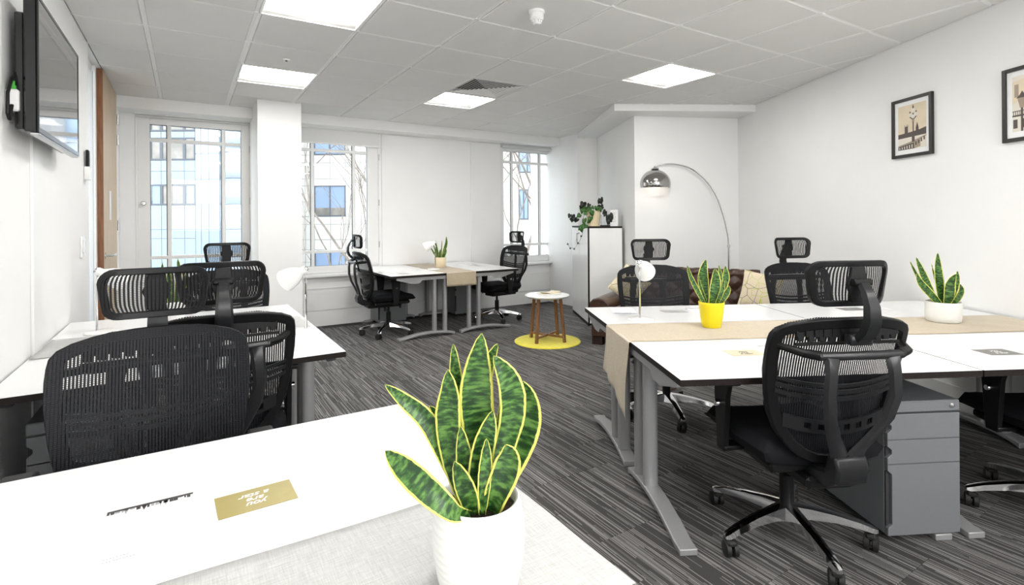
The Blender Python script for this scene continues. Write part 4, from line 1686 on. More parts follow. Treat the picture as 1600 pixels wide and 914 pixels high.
card('gold card lettered you are a star on the foreground desk', 0.122, 1.231, R(2), GOLD, PAPER, True)
x, y = cg(1.015, 2.287)
card('tan message card on the right desk left of the large chair', x, y, RG, TANC, INK)
x, y = cg(2.11, 2.27)
card('dark grey message card at the right edge of the photo', x, y, RG, GREYC, PAPER)
x, y = cg(1.03, 3.33)
card('silver message card between the desk lamp and the yellow pot', x, y, RG, SILVC, INKG)
x, y = cg(2.19, 3.37)
card('grey message card behind the large chair headrest', x, y, RG, GREYC, INKG)
card('small grey message card on the left far desk', 2.06, 5.62, R(-90), SILVC, INKG)
card('small grey message card on the right far desk', 3.22, 6.05, R(90), SILVC, INKG)


def brochure(label, x, y, rz, seedv, w=0.148, h=0.21, ink=INK):
    random.seed(seedv)
    o = MB().box(-w / 2, w / 2, -h / 2, h / 2, 0, 0.001).build('brochure', PAPER, smooth=0)
    o.location = (x, y, DZ + 0.0004)
    o.rotation_euler = (0, 0, rz)
    tag(o, label, 'brochure', 'white brochures with a printed skyline')
    b = MB()
    ys = h / 2
    b.m(0).box(-w / 2, w / 2, ys - 0.008, ys, 0.001, 0.0012)
    k = -w / 2
    while k < w / 2 - 0.008:
        ww = random.uniform(0.003, 0.009)
        hh = random.uniform(0.002, 0.012)
        b.m(random.choice((0, 0, 1))).box(k, k + ww, ys - 0.008 - hh, ys - 0.008, 0.001, 0.0012)
        if random.random() < 0.25:
            b.prism([(k, ys - 0.008), (k + ww, ys - 0.008), (k + ww / 2, ys - 0.028)], 0.001, 0.0012)
        k += ww + random.uniform(0, 0.003)
    b.build('printed_skyline', [ink, INKG], o, smooth=0)
    b = MB()
    for (r0, n_) in ((-h / 2 + 0.024, 8), (-h / 2 + 0.014, 10)):
        for q in range(n_):
            xx = -w / 2 + 0.012 + q * 0.0048
            b.box(xx, xx + random.uniform(0.002, 0.004), r0, r0 + 0.0022, 0.001, 0.0012)
    b.build('small_print', INKG, o, smooth=0)
    return o


BLUEINK = mat('blue_ink', (0.10, 0.14, 0.25), 0.5)
brochure('white brochure with dark printed skyline on the foreground desk', -0.066, 1.228, 0, 3)
x, y = cg(0.715, 3.36)
brochure('white brochure with blue print beside the desk lamp on the right desks', x, y, RG + R(170), 4, ink=BLUEINK)
x, y = cg(1.22, 3.33)
brochure('white brochure behind the yellow pot', x, y, RG, 5)
x, y = cg(1.21, 2.31)
brochure('white brochure half hidden behind the large chair back', x, y, RG, 6, ink=INKG)
x, y = cg(2.36, 3.44)
brochure('white brochure in the corner of the right desks by the wall', x, y, RG, 7)
brochure('white brochure on the left far desk', 1.98, 5.88, R(90), 8)
brochure('white brochure on the right far desk', 3.20, 6.25, R(-90), 9)

# ------------------------------------------------------------------ television on the left wall
TX = SL + 0.10
t = thing('television', 'black flat television on the left wall reflecting the window', 'television', (TX, 3.185, 1.935))
b = MB()
b.box(-0.045, -0.004, -0.45, 0.45, -0.272, 0.272, 0.006)
b.box(-0.075, -0.045, -0.43, 0.43, -0.262, 0.20, 0.006)
b.build('television_case', TVB, t)
MB().box(-0.004, -0.001, -0.438, 0.438, -0.252, 0.260).build('television_screen', SCREEN, t, smooth=0)
b = MB()
for (a0, a1, c0, c1) in ((-0.45, -0.438, -0.272, 0.272), (0.438, 0.45, -0.272, 0.272), (-0.438, 0.438, 0.26, 0.272), (-0.438, 0.438, -0.272, -0.252)):
    b.box(-0.004, 0.001, a0, a1, c0, c1)
b.build('bezel', TVB, t, smooth=0)
MB().box(-0.095, -0.07, -0.12, 0.12, -0.12, 0.12).build('wall_mount', BLACKP, t)
b = MB()
b.box(-0.03, 0.0, -0.44, 0.44, -0.282, -0.272, 0.003)
b.build('speaker_strip', STEEL, t)
ad = thing('plug_adapter', 'white plug adapter behind the near edge of the television', 'adapter', (SL + 0.002, 2.735, 1.74))
MB().box(0, 0.04, 0.0, 0.055, 0, 0.085, 0.006).build('adapter_body', WHITEP, ad)
b = MB()
b.box(0.01, 0.03, 0.01, 0.03, 0.085, 0.10)
b.box(0.014, 0.026, 0.014, 0.026, 0.10, 0.118)
b.build('green_plug', GREENL, ad)
cb = MB().tube([(SL + 0.03, 2.80, 1.99), (SL + 0.028, 2.775, 1.90), (SL + 0.025, 2.72, 1.86), (SL + 0.02, 2.69, 1.80), (SL + 0.02, 2.685, 1.72), (SL + 0.022, 2.70, 1.70), (SL + 0.024, 2.725, 1.76)], 0.006, 8).build('power_cable', BLACKP)
tag(cb, 'black power cable looping beside the television', 'cable')
# remote and holder, switches
t = thing('wall_remote', 'black remote control in a white wall holder beside the door', 'remote control', (SL, 4.59, 1.60))
MB().box(0.001, 0.035, -0.035, 0.035, 0.0, 0.09, 0.003).build('holder', WHITEP, t)
MB().box(0.008, 0.026, -0.027, 0.027, 0.005, 0.205, 0.004).build('remote_body', BLACKP, t)
b = MB()
for k in range(8):
    for q in range(3):
        b.box(0.026, 0.0275, -0.019 + q * 0.014, -0.009 + q * 0.014, 0.10 + k * 0.011, 0.107 + k * 0.011)
b.build('buttons', GREYP, t)
t = thing('light_switch', 'white light switch on the left wall below the remote', 'light switch', (SL, 4.43, 1.075))
MB().box(0.0005, 0.012, -0.043, 0.043, 0.0, 0.14, 0.003).build('switch_plate', WHITEP, t)
MB().box(0.012, 0.020, -0.02, 0.02, 0.03, 0.11, 0.002).build('rocker', WHITEP, t)
for k, (yy, zz) in enumerate(((2.52, 2.05), (2.52, 1.80))):
    pass


# ------------------------------------------------------------------ pictures on the right wall
def picture(label, along, z0, kind):
    """along: metres from the alcove corner down the wall"""
    q = Vector(RW0) - dr * along
    nrm = -nR
    ang = math.atan2(-dr.y, -dr.x)
    t = thing('framed_picture', label, 'picture', (q.x, q.y, z0), ang, 'black framed pictures on the right wall')
    w, h = 0.345, 0.43
    # local x runs along the wall towards the camera, local y: wall normal
    s = 1.0
    b = MB()
    fw = 0.022
    for (a, c, d, e_) in ((0, fw, 0, h), (w - fw, w, 0, h), (fw, w - fw, 0, fw), (fw, w - fw, h - fw, h)):
        b.box(a, c, -0.024, -0.001, d, e_)
    b.build('picture_frame', FRAMEB, t, bevel=0.002, smooth=0)
    MB().box(fw, w - fw, -0.012, -0.002, fw, h - fw).build('mount_board', PAPER, t, smooth=0)
    x0, x1, y0, y1 = fw + 0.030, w - fw - 0.030, fw + 0.035, h - fw - 0.03
    W_, H_ = x1 - x0, y1 - y0
    b = MB()
    L_ = [0.0128]

    def rect(m_, a, c, d, e_, lv):
        b.m(m_).box(x0 + a * W_, x0 + c * W_, -0.0124 - 0.0001 * lv, -0.0119, y0 + d * H_, y0 + e_ * H_)

    def poly(m_, ps, lv):
        b.m(m_).prism([(x0 + p_[0] * W_, y0 + p_[1] * H_) for p_ in ps], -0.0124 - 0.0001 * lv, -0.0119, 'y')

    def disc(m_, cx, cy, r_, lv):
        poly(m_, [(cx + r_ * math.cos(2 * PI * k / 14), cy + r_ * 0.62 * math.sin(2 * PI * k / 14)) for k in range(14)], lv)
    if kind == 0:
        rect(0, 0, 1, 0, 1, 0)
        poly(1, [(0, 0.26), (1, 0.28), (1, 0.44), (0.75, 0.40), (0.45, 0.38), (0, 0.36)], 1)
        rect(1, 0.24, 0.36, 0.36, 0.52, 1)
        for k in (0.24, 0.31, 0.35):
            rect(1, k, k + 0.015, 0.5, 0.56, 1)
        poly(1, [(0.64, 0.36), (0.64, 0.46), (0.69, 0.58), (0.74, 0.46), (0.74, 0.36)], 1)
        poly(3, [(0, 0), (1, 0), (1, 0.28), (0, 0.26)], 1)
        poly(2, [(0, 0.10), (0.55, 0.18), (1, 0.27), (1, 0.24), (0.55, 0.14), (0, 0.06)], 2)
        poly(1, [(0, 0), (0.58, 0), (0.58, 0.14), (0, 0.075)], 3)
        for k in range(6):
            rect(3, 0.04 + 0.09 * k, 0.07 + 0.09 * k, 0.015, 0.06 + 0.008 * k, 4)
        poly(2, [(0.58, 0), (0.80, 0.03), (0.80, 0.20), (0.58, 0.16)], 4)
        for k in range(4):
            rect(1, 0.62 + 0.095 * k, 0.67 + 0.095 * k, 0.07 + 0.03 * k, 0.15 + 0.028 * k, 5)
        rect(1, 0.50, 0.60, 0.15, 0.30, 5)
        rect(1, 0.53, 0.57, 0.30, 0.68, 5)
        rect(2, 0.51, 0.59, 0.60, 0.66, 6)
        for (cx, cy) in ((0.55, 0.86), (0.44, 0.76), (0.66, 0.76), (0.55, 0.72)):
            disc(3, cx, cy, 0.075, 6)
            rect(1, cx - 0.02, cx + 0.02, cy + 0.04, cy + 0.075, 7)
        for (cx, cy) in ((0.44, 0.76), (0.66, 0.76)):
            poly(1, [(cx - 0.07, cy - 0.02), (cx + 0.07, cy - 0.02), (0.57, 0.64), (0.53, 0.64)], 5)
        poly(1, [(0.52, 0.92), (0.58, 0.92), (0.55, 0.99)], 7)
    else:
        rect(3, 0, 1, 0, 1, 0)
        poly(0, [(0, 0.5), (0.35, 0.6), (0.35, 0.95), (0, 0.9)], 1)
        poly(0, [(0.5, 0.5), (1.0, 0.6), (1.0, 0.95), (0.5, 0.95)], 1)
        for k in range(4):
            rect(1, 0.02 + 0.22 * k, 0.12 + 0.22 * k, 0.06, 0.22, 2)
            rect(2, 0.05 + 0.25 * k, 0.15 + 0.25 * k, 0.62, 0.85, 2)
        rect(1, 0, 1, 0.27, 0.30, 3)
        rect(1, 0, 1, 0.36, 0.375, 3)
        for k in range(20):
            rect(1, 0.02 + 0.05 * k, 0.035 + 0.05 * k, 0.28, 0.37, 3)
        rect(1, 0.20, 0.25, 0.0, 0.42, 5)
        poly(2, [(0.12, 0.60), (0.34, 0.60), (0.28, 0.42), (0.18, 0.42)], 5)
        poly(1, [(0.09, 0.60), (0.37, 0.60), (0.28, 0.66), (0.23, 0.72), (0.18, 0.66)], 6)
    b.build('print', [SEPIA, SEPIAD, SEPIAM, SEPIAL], t, smooth=0)
    return t


picture('black framed sepia street lamp picture, fully in view on the right wall', 1.935, 1.74, 0)
picture('black framed sepia picture cut by the right edge of the photo', 2.76, 1.738, 1)

# ------------------------------------------------------------------ sofa
SF = -YAW - R(29)
sox, soy = cg(0.80, 5.45)
x, y = sox, soy
sofa = thing('chesterfield_sofa', 'dark brown buttoned leather sofa in the alcove', 'sofa', (x, y, 0), SF)
SW, SD = 1.76, 0.72


def sofa_at(u, v):
    return sox + u * math.cos(SF) - v * math.sin(SF), soy + u * math.sin(SF) + v * math.cos(SF)


b = MB()
b.box(0.02, SW - 0.02, 0.02, SD, 0.09, 0.30, 0.01)
b.build('sofa_base', LEATHER, sofa, bevel=0.005)
for (fx, fy) in ((0.06, 0.06), (SW - 0.08, 0.06), (0.06, SD - 0.06), (SW - 0.08, SD - 0.06)):
    MB().box(fx - 0.04, fx + 0.07, fy - 0.03, fy + 0.05, 0, 0.10).build('foot', LEATHERD, sofa)
for k in range(3):
    xa = 0.23 + k * (SW - 0.46) / 3
    b = MB()
    b.box(xa + 0.004, xa + (SW - 0.46) / 3 - 0.004, 0.0, SD - 0.16, 0.28, 0.40, 0.02)
    b.build('seat_cushion', LEATHER, sofa, bevel=0.015)


def tuft(u, v, pu, pv):
    """padding height: low at the buttons of a diamond lattice, creased along the diagonals"""
    a, c = u / pu, v / pv
    p_, q_ = a + c, a - c
    fp, fq = abs(p_ - round(p_)), abs(q_ - round(q_))
    h = (min(fp, 0.5) * 2) ** 0.45 * (min(fq, 0.5) * 2) ** 0.45
    return h


b = MB()
bw = SW - 0.38
bx0 = 0.25


def fback(u, v):
    s = v * 1.0
    x_ = bx0 + u * (bw - 0.05)
    h = 0.035 * tuft(u * bw, v * 0.40, 0.19, 0.155)
    if v < 0.78:
        k = v / 0.78
        return (x_, SD - 0.14 + 0.03 * k - h, 0.40 + 0.33 * k)
    k = (v - 0.78) / 0.22
    a = PI * k
    return (x_, SD - 0.07 - 0.05 * math.cos(a) - h * (1 - k) + 0.01 * k, 0.73 + 0.045 * math.sin(a) + 0.5 * h * math.sin(a))


b.grid(fback, 110, 46)
b.build('tufted_back', LEATHER, sofa, smooth=80, solid=0.004)
b = MB()
b.box(bx0 - 0.02, bx0 + bw - 0.04, SD - 0.07, SD + 0.02, 0.28, 0.735, 0.01)
b.build('back_panel', LEATHER, sofa)
btn = None
for r_ in range(0, 3):
    for k in range(8):
        uu = (k + (0.5 if r_ % 2 else 0.0)) * 0.19
        vv = (r_ + 1) * 0.155 / 2 / 0.40 * 1.0
        if uu > bw - 0.06 or uu < 0.03 or vv > 0.72:
            continue
        kx = vv / 0.78
        if btn is None:
            bb = MB()
            bb.lathe([(0.001, 0.006), (0.007, 0.004), (0.010, 0.0)], 10)
            btn = bb.build('button', LEATHERD, sofa)
        else:
            nb = btn.copy()
            COL.objects.link(nb)
            btn2 = nb
            nb.parent = sofa
            btn_ = nb
        tgt = btn if (r_ == 0 and k in (0, 1) and btn.location.length == 0) else nb
        tgt.location = (bx0 + uu / bw * (bw - 0.05), SD - 0.14 + 0.03 * kx - 0.002, 0.40 + 0.33 * kx)
        tgt.rotation_euler = (R(90), 0, 0)
for s in (0, 1):
    b = MB()
    xo = 0.0 if s == 0 else SW
    d = 1 if s == 0 else -1
    prof = [(0.02, 0.28), (0.02, 0.36), (0.0, 0.40), (0.005, 0.44), (0.04, 0.475), (0.10, 0.487), (0.16, 0.475), (0.21, 0.44), (0.22, 0.40), (0.21, 0.28)]
    b.prism([(xo + d * p_[0], p_[1]) for p_ in prof], 0.0, SD + 0.02, 'y')
    b.prism([(xo + d * p_[0], p_[1]) for p_ in [(0.02, 0.09), (0.02, 0.29), (0.21, 0.29), (0.21, 0.09)]], 0.0, SD + 0.02, 'y')
    b.build('sofa_arm', LEATHER, sofa, bevel=0.012, smooth=50)


def cushion(label, loc, rot, size=0.40):
    b = MB()

    def f(sgn):
        def g_(u, v):
            a, c = 2 * u - 1, 2 * v - 1
            pinch = 1 - 0.07 * (1 - abs(a) ** 2) * abs(c) ** 3 - 0.07 * (1 - abs(c) ** 2) * abs(a) ** 3
            t_ = sgn * 0.055 * ((1 - a * a) * (1 - c * c)) ** 0.42
            return (a * size / 2 * (1 - 0.08 * (1 - a * a) * 0 - 0.06 * (1 - c * c) * abs(a)), t_, c * size / 2 * (1 - 0.06 * (1 - a * a) * abs(c)))
        return g_
    b.grid(f(1), 16, 16)
    b.grid(f(-1), 16, 16)
    o = b.build('cushion', CUSH, smooth=80)
    o.location = loc
    o.rotation_euler = rot
    tag(o, label, 'cushion', 'geometric print cushions on the sofa')
    return o


x, y = sofa_at(0.30, 0.44)
cushion('cream geometric cushion tipped on its corner at the left end of the sofa', (x, y, 0.585), (R(-14), R(38), SF + R(12)), 0.34)
x, y = sofa_at(1.60, 0.42)
cushion('tan geometric cushion at the right end of the sofa', (x, y, 0.60), (R(-16), R(10), SF), 0.36)

# ------------------------------------------------------------------ arc floor lamp
LY = 6.09
lx, ly = cg(2.53, LY)
t = thing('arc_floor_lamp', 'chrome arc floor lamp with a dome shade behind the sofa', 'floor lamp', (lx, ly, 0), -YAW)
MB().lathe([(0.001, 0), (0.075, 0), (0.08, 0.006), (0.078, 0.022), (0.02, 0.026), (0.001, 0.026)], 32).build('lamp_base', BLACKP, t)
MB().tube([(0, 0, 0.02), (0, 0, 1.0)], 0.012, 12).build('pole', CHROME, t)
MB().cyl(0, 0, 0.965, 1.0, 0.017, 16).build('collar', STEEL, t)


def lp(px, py):
    return ((px - 800) / 814 * LY - 2.53, 0, CAM_H - (py - 344.6 + 0.007 * (px - 800)) / 814 * LY)


arc = [lp(1138, 387), lp(1136.6, 366.7), lp(1130, 337), lp(1118.3, 304.7), lp(1100.6, 279.6), lp(1077, 262), lp(1050.4, 256), lp(1032, 258), lp(1023.8, 261)]
arc = [(a[0], a[1], a[2]) for a in arc]
arc[0] = (0, 0, 0.985)
P = [Vector(a) for a in arc]
fine = []
for i in range(len(P) - 1):
    for k in range(4):
        f = k / 4
        p0, p1, p2, p3 = P[max(i - 1, 0)], P[i], P[i + 1], P[min(i + 2, len(P) - 1)]
        fine.append(0.5 * ((2 * p1) + (p2 - p0) * f + (2 * p0 - 5 * p1 + 4 * p2 - p3) * f * f + (3 * p1 - p0 - 3 * p2 + p3) * f ** 3))
fine.append(P[-1])
MB().tube(fine, 0.0085, 10).build('arc_arm', CHROME, t)
sx, sz = fine[-1].x, fine[-1].z
b = MB()
rr = 0.178
prof = [(0.03, 0.0)]
for k in range(1, 15):
    a = R(8 + 97 * k / 14)
    prof.append((rr * math.sin(a), -rr * 0.95 + rr * 0.95 * math.cos(a)))
prof = [(p_[0], p_[1] - 0.03) for p_ in prof]
inner = [(p_[0] - 0.002, p_[1] - 0.001) for p_ in prof[::-1]]
b.lathe(prof + inner, 48, (sx, 0, sz))
SHADE = mat('smoked_chrome', (0.42, 0.41, 0.40), 0.07, metal=1.0)
b.build('lamp_shade', SHADE, t, smooth=60)
b = MB()
b.lathe([(0.012, 0.012), (0.016, -0.005), (0.045, -0.012), (0.05, -0.028), (0.03, -0.034)], 24, (sx, 0, sz), True)
b.build('shade_cap', CHROME, t)
BULB = mat('lit_bulb', (1, 1, 1), 0.5, emit=25, ecol=(1.0, 0.93, 0.82))
b = MB()
b.lathe([(0.001, -0.17), (0.02, -0.165), (0.032, -0.14), (0.03, -0.115), (0.015, -0.09), (0.013, -0.04)], 20, (sx, 0, sz))
b.build('light_bulb', BULB, t)

# ------------------------------------------------------------------ stool, rug, magazines
cx, cy = cg(0.372, 5.60)
rug = MB().lathe([(0.001, 0.014), (0.30, 0.014), (0.345, 0.012), (0.355, 0.006), (0.355, 0.0)], 64).build('round_rug', RUGM, smooth=60)
rug.location = (cx, cy, 0.0005)
tag(rug, 'round yellow rug on the grey carpet under the side table', 'rug')
t = thing('side_table', 'small round white side table with crossed wooden legs', 'side table', (cx, cy, 0.0145), -YAW + R(9))
b = MB()
b.lathe([(0.001, 0.462), (0.215, 0.462), (0.236, 0.474), (0.240, 0.482), (0.235, 0.487), (0.001, 0.487)], 56)
b.build('table_top', WHITEP, t, smooth=40)
for k in range(4):
    a = R(90 * k + 45)
    b = MB()
    r0, r1 = 0.212, 0.165
    c_, s_ = math.cos(a), math.sin(a)
    b.M = Matrix.Rotation(a, 4, 'Z')
    vs = []
    for (r_, z) in ((r0, 0.0), (r1, 0.462)):
        vs += [(r_ - 0.013, -0.016, z), (r_ + 0.013, -0.016, z), (r_ + 0.013, 0.016, z), (r_ - 0.013, 0.016, z)]
    b.add(vs, [(0, 1, 2, 3), (4, 5, 6, 7)] + [(i, (i + 1) % 4, 4 + (i + 1) % 4, 4 + i) for i in range(4)])
    b.build('leg', LEGW, t, bevel=0.003, smooth=0)
for k in range(2):
    b = MB()
    b.M = Matrix.Rotation(R(45 + 90 * k), 4, 'Z')
    b.box(-0.20, 0.20, -0.011, 0.011, 0.045 + 0.0 * k, 0.068 + 0.0 * k)
    b.build('stretcher', LEGW, t, smooth=0)
MAGC = mat('magazine_cover', (0.80, 0.70, 0.50), 0.35, noise=0.15, scale=30)
mg = thing('magazine', 'thick cream magazine lying on the round side table', 'magazine', (cx + 0.03, cy + 0.01, 0.5025), R(-10))
MB().box(-0.11, 0.11, -0.075, 0.075, 0, 0.012).build('pages', PAPER, mg, smooth=0)
MB().box(-0.112, 0.112, -0.077, 0.077, 0.012, 0.0135).build('cover', MAGC, mg, smooth=0)
mg2 = thing('magazine', 'thin magazine spread on top of the thick one on the side table', 'magazine', (cx + 0.05, cy + 0.02, 0.5165), R(12))
b = MB()
b.grid(lambda u, v: (-0.10 + 0.2 * u, -0.065 + 0.13 * v, 0.001 + 0.012 * (2 * u - 1) ** 4), 12, 2)
b.build('open_pages', MAGC, mg2, smooth=60, solid=0.002)

# ------------------------------------------------------------------ tall cabinet with things on it
CBR = -YAW + R(4.5)
x, y = cg(0.930, 6.40)
CH = 1.22
cab = thing('tall_cabinet', 'tall white two-door cabinet with a dark edged side', 'cabinet', (x, y, 0), CBR)
# local: x to the right (depth 0.45), y away (width 1.0); doors on the x=0 face
MB().box(0.02, 0.43, 0.0, 1.0, 0.03, CH - 0.02).build('carcass', WHITE_TOP, cab, smooth=0)
b = MB()
b.box(0.0, 0.43, 0.0, 1.0, CH - 0.02, CH)
b.box(0.0, 0.43, 0.02, 0.98, 0.0, 0.03)
b.box(-0.002, 0.018, -0.002, 0.0, 0.0, CH)
b.box(0.0, 0.018, 0.0, 0.003, 0.0, CH)
b.box(0.0, 0.43, -0.002, 0.0, CH - 0.022, CH)
b.build('dark_edging', EDGE, cab, smooth=0)
for k in range(2):
    b = MB()
    b.box(0.0, 0.018, 0.004 + 0.498 * k, 0.498 + 0.498 * k, 0.035, CH - 0.024, 0.002)
    d_ = b.build('door', WHITE_TOP, cab, smooth=0)
    yy = 0.47 if k == 0 else 0.53
    b = MB()
    b.tube([(0.0, yy, 1.13), (-0.03, yy, 1.12), (-0.035, yy, 1.06), (-0.03, yy, 1.0), (0.0, yy, 0.99)], 0.005, 8)
    b.build('handle', CHROME, d_)


def cabp(u, v, z):
    a = CBR
    return (x0c + u * math.cos(a) - v * math.sin(a), y0c + u * math.sin(a) + v * math.cos(a), z)


x0c, y0c = x, y
px_, py_, pz_ = cabp(0.10, 0.12, CH)
t = thing('trailing_plant', 'trailing heart-leaf plant in a cream pot on the white cabinet', 'potted plant', (px_, py_, CH + 0.001), -YAW)
MB().lathe([(0.001, 0), (0.085, 0), (0.09, 0.003), (0.09, 0.01), (0.078, 0.012), (0.074, 0.014), (0.086, 0.10), (0.092, 0.175), (0.094, 0.19), (0.089, 0.19), (0.085, 0.16)], 36).build('pot', POT_C, t, smooth=50)
MB().lathe([(0.001, 0.172), (0.085, 0.168)], 20).build('soil', SOIL, t)
random.seed(11)
vines = [
    [(-0.02, 0, 0.17), (-0.06, -0.05, 0.21), (-0.12, -0.07, 0.17), (-0.15, -0.08, 0.06), (-0.14, -0.09, -0.04), (-0.16, -0.10, -0.12), (-0.20, -0.10, -0.20), (-0.25, -0.10, -0.27), (-0.31, -0.09, -0.26), (-0.33, -0.09, -0.22)],
    [(-0.03, 0.0, 0.17), (-0.10, -0.03, 0.20), (-0.17, -0.04, 0.14), (-0.24, -0.05, 0.10), (-0.28, -0.05, 0.11)],
    [(0.02, 0, 0.17), (0.05, -0.04, 0.22), (0.0, -0.08, 0.22), (-0.05, -0.095, 0.15), (-0.08, -0.10, 0.08), (-0.11, -0.10, 0.0)],
    [(0.03, 0, 0.17), (0.07, 0, 0.25), (0.09, 0, 0.29), (0.11, 0, 0.31)],
    [(0.04, 0, 0.17), (0.10, -0.02, 0.23), (0.14, -0.02, 0.17), (0.18, -0.03, 0.11), (0.20, -0.03, 0.08)],
    [(-0.04, 0, 0.17), (-0.08, 0, 0.24), (-0.12, 0.0, 0.27), (-0.14, 0, 0.24)],
]


def heart_leaf(c, size, rot, m_):
    b = MB()
    pts = [(0, 0.25), (0.28, 0.42), (0.5, 0.25), (0.5, -0.05), (0.3, -0.42), (0, -0.8), (-0.3, -0.42), (-0.5, -0.05), (-0.5, 0.25), (-0.28, 0.42)]
    vs = [(0, 0, -0.08 * size)] + [(p_[0] * size, p_[1] * size, 0.10 * size * abs(p_[0])) for p_ in pts]
    fs = [(0, 1 + k, 1 + (k + 1) % len(pts)) for k in range(len(pts))]
    b.add(vs, fs)
    o = b.build('leaf', m_, t, smooth=60, solid=0.001)
    o.location = c
    o.rotation_euler = rot
    return o


for vi, v in enumerate(vines):
    MB().tube(v, 0.0022, 5).build('vine', STEM, t)
    for k in range(1, len(v)):
        if vi == 0 and k >= 5:
            heart_leaf((v[k][0] + random.uniform(-.01, .01), v[k][1] - 0.01, v[k][2] + random.uniform(-.01, .01)), 0.022, (R(70), random.uniform(-1, 1), random.uniform(-.5, .5)), IVYD)
            continue
        for q in range(2):
            dark = (vi in (3, 4)) or (vi == 1 and k >= 3) or (vi == 5)
            sz_ = random.uniform(0.045, 0.07)
            heart_leaf((v[k][0] + random.uniform(-.03, .03), v[k][1] - 0.015 + random.uniform(-.02, .01), v[k][2] + random.uniform(-.02, .03)), sz_, (R(random.uniform(55, 95)), random.uniform(-.9, .9), random.uniform(-.6, .6)), IVYD if dark else IVY)
for k, (dx, dz, s_) in enumerate([(-0.13, 0.28, 0.085), (-0.26, 0.13, 0.06), (0.19, 0.075, 0.085), (0.27, 0.07, 0.06), (0.24, 0.19, 0.05), (-0.27, 0.09, 0.055), (0.08, 0.33, 0.05)]):
    heart_leaf((dx, -0.03, dz), s_, (R(80), random.uniform(-.3, .3), random.uniform(-.3, .3)), IVYD)

q = cabp(0.24, 0.10, CH)
tr = thing('glass_tube_holder', 'black tray with clear glass tubes on the white cabinet', 'ornament', (q[0], q[1], CH + 0.001), -YAW)
MB().box(-0.09, 0.09, -0.04, 0.04, 0, 0.014, 0.002).build('tray', BLACKP, tr)
for dx in (-0.06, 0.045):
    b = MB()
    b.lathe([(0.020, 0.0145), (0.020, 0.145), (0.018, 0.145), (0.018, 0.017), (0.001, 0.017)], 20, (dx, 0, 0))
    b.build('glass_tube', TUBEG, tr)
q = cabp(0.345, 0.06, CH)
sg = thing('acrylic_sign', 'small upright frosted white sign at the end of the cabinet top', 'sign', (q[0], q[1], CH + 0.001), -YAW)
MB().box(-0.048, 0.048, -0.012, 0.0, 0, 0.205, 0.001).build('sign_block', PAPER, sg, smooth=0)
b = MB()
for k in range(10):
    b.box(-0.018 + 0.006 * math.sin(k * 2.3), 0.02 + 0.006 * math.sin(k * 1.7), -0.0126, -0.012, 0.05 + k * 0.013, 0.056 + k * 0.013)
LG = mat('pale_grey_print', (0.62, 0.62, 0.60), 0.6)
b.build('printed_lines', LG, sg, smooth=0)

sk = thing('wall_socket', 'small white socket on the corner wall left of the cabinet', 'socket', (5.16, 6.50, 0.42), 0)
MB().box(-0.04, 0.04, -0.012, -0.001, 0, 0.085, 0.003).build('socket_plate', WHITEP, sk)
MB().box(-0.012, 0.012, -0.02, -0.012, 0.03, 0.055, 0.002).build('switch', INKG, sk)


# ------------------------------------------------------------------ outside: street facades and bare trees
FY = 25.0      # metres ahead


def at_cam(x, y, z):
    g_ = cg(x, y)
    return (g_[0], g_[1], z)


def facade_frame(name, label, cat, xc, yc, rot=0.0):
    g_ = cg(xc, yc)
    return thing(name, label, cat, (g_[0], g_[1], -8.0), -YAW + rot)


def uu(px, Y=FY):
    return (px - 800) / 814 * Y


def zz(py, px=520, Y=FY):
    return CAM_H - (py - 344.6 + 0.007 * (px - 800)) / 814 * Y + 8.0


pme = {}


def panel(parent, x0, x1, z0, z1, m_, name='wall_panel', dy=0.0):
    key = (round(x1 - x0, 3), round(z1 - z0, 3), m_.name, round(dy, 3))
    if key not in pme:
        b = MB()
        b.box(0, x1 - x0 - 0.02, dy - 0.04, dy, 0, z1 - z0 - 0.02)
        o = b.build(name, m_, parent, smooth=0)
        pme[key] = o.data
    else:
        o = bpy.data.objects.new(name, pme[key])
        COL.objects.link(o)
        o.parent = parent
    o.location = (x0, 0, z0)
    return o


def fwindow(parent, x0, x1, z0, z1, gm, mull=1, low=None):
    b = MB()
    e_ = 0.05
    b.box(x0, x1, -0.06, -0.02, z0, z0 + e_)
    b.box(x0, x1, -0.06, -0.02, z1 - e_, z1)
    b.box(x0, x0 + e_, -0.06, -0.02, z0 + e_, z1 - e_)
    b.box(x1 - e_, x1, -0.06, -0.02, z0 + e_, z1 - e_)
    for k in range(mull):
        xm = x0 + (x1 - x0) * (k + 1) / (mull + 1)
        b.box(xm - 0.03, xm + 0.03, -0.06, -0.02, z0 + e_, z1 - e_)
    w = b.build('window', WFR, parent, smooth=0)
    if low:
        MB().box(x0, x1, -0.03, -0.01, z0, z0 + (z1 - z0) * low).build('dim_pane', WGLD, w, smooth=0)
        MB().box(x0, x1, -0.03, -0.01, z0 + (z1 - z0) * low, z1).build('pane', gm, w, smooth=0)
    else:
        MB().box(x0, x1, -0.03, -0.01, z0, z1).build('pane', gm, w, smooth=0)


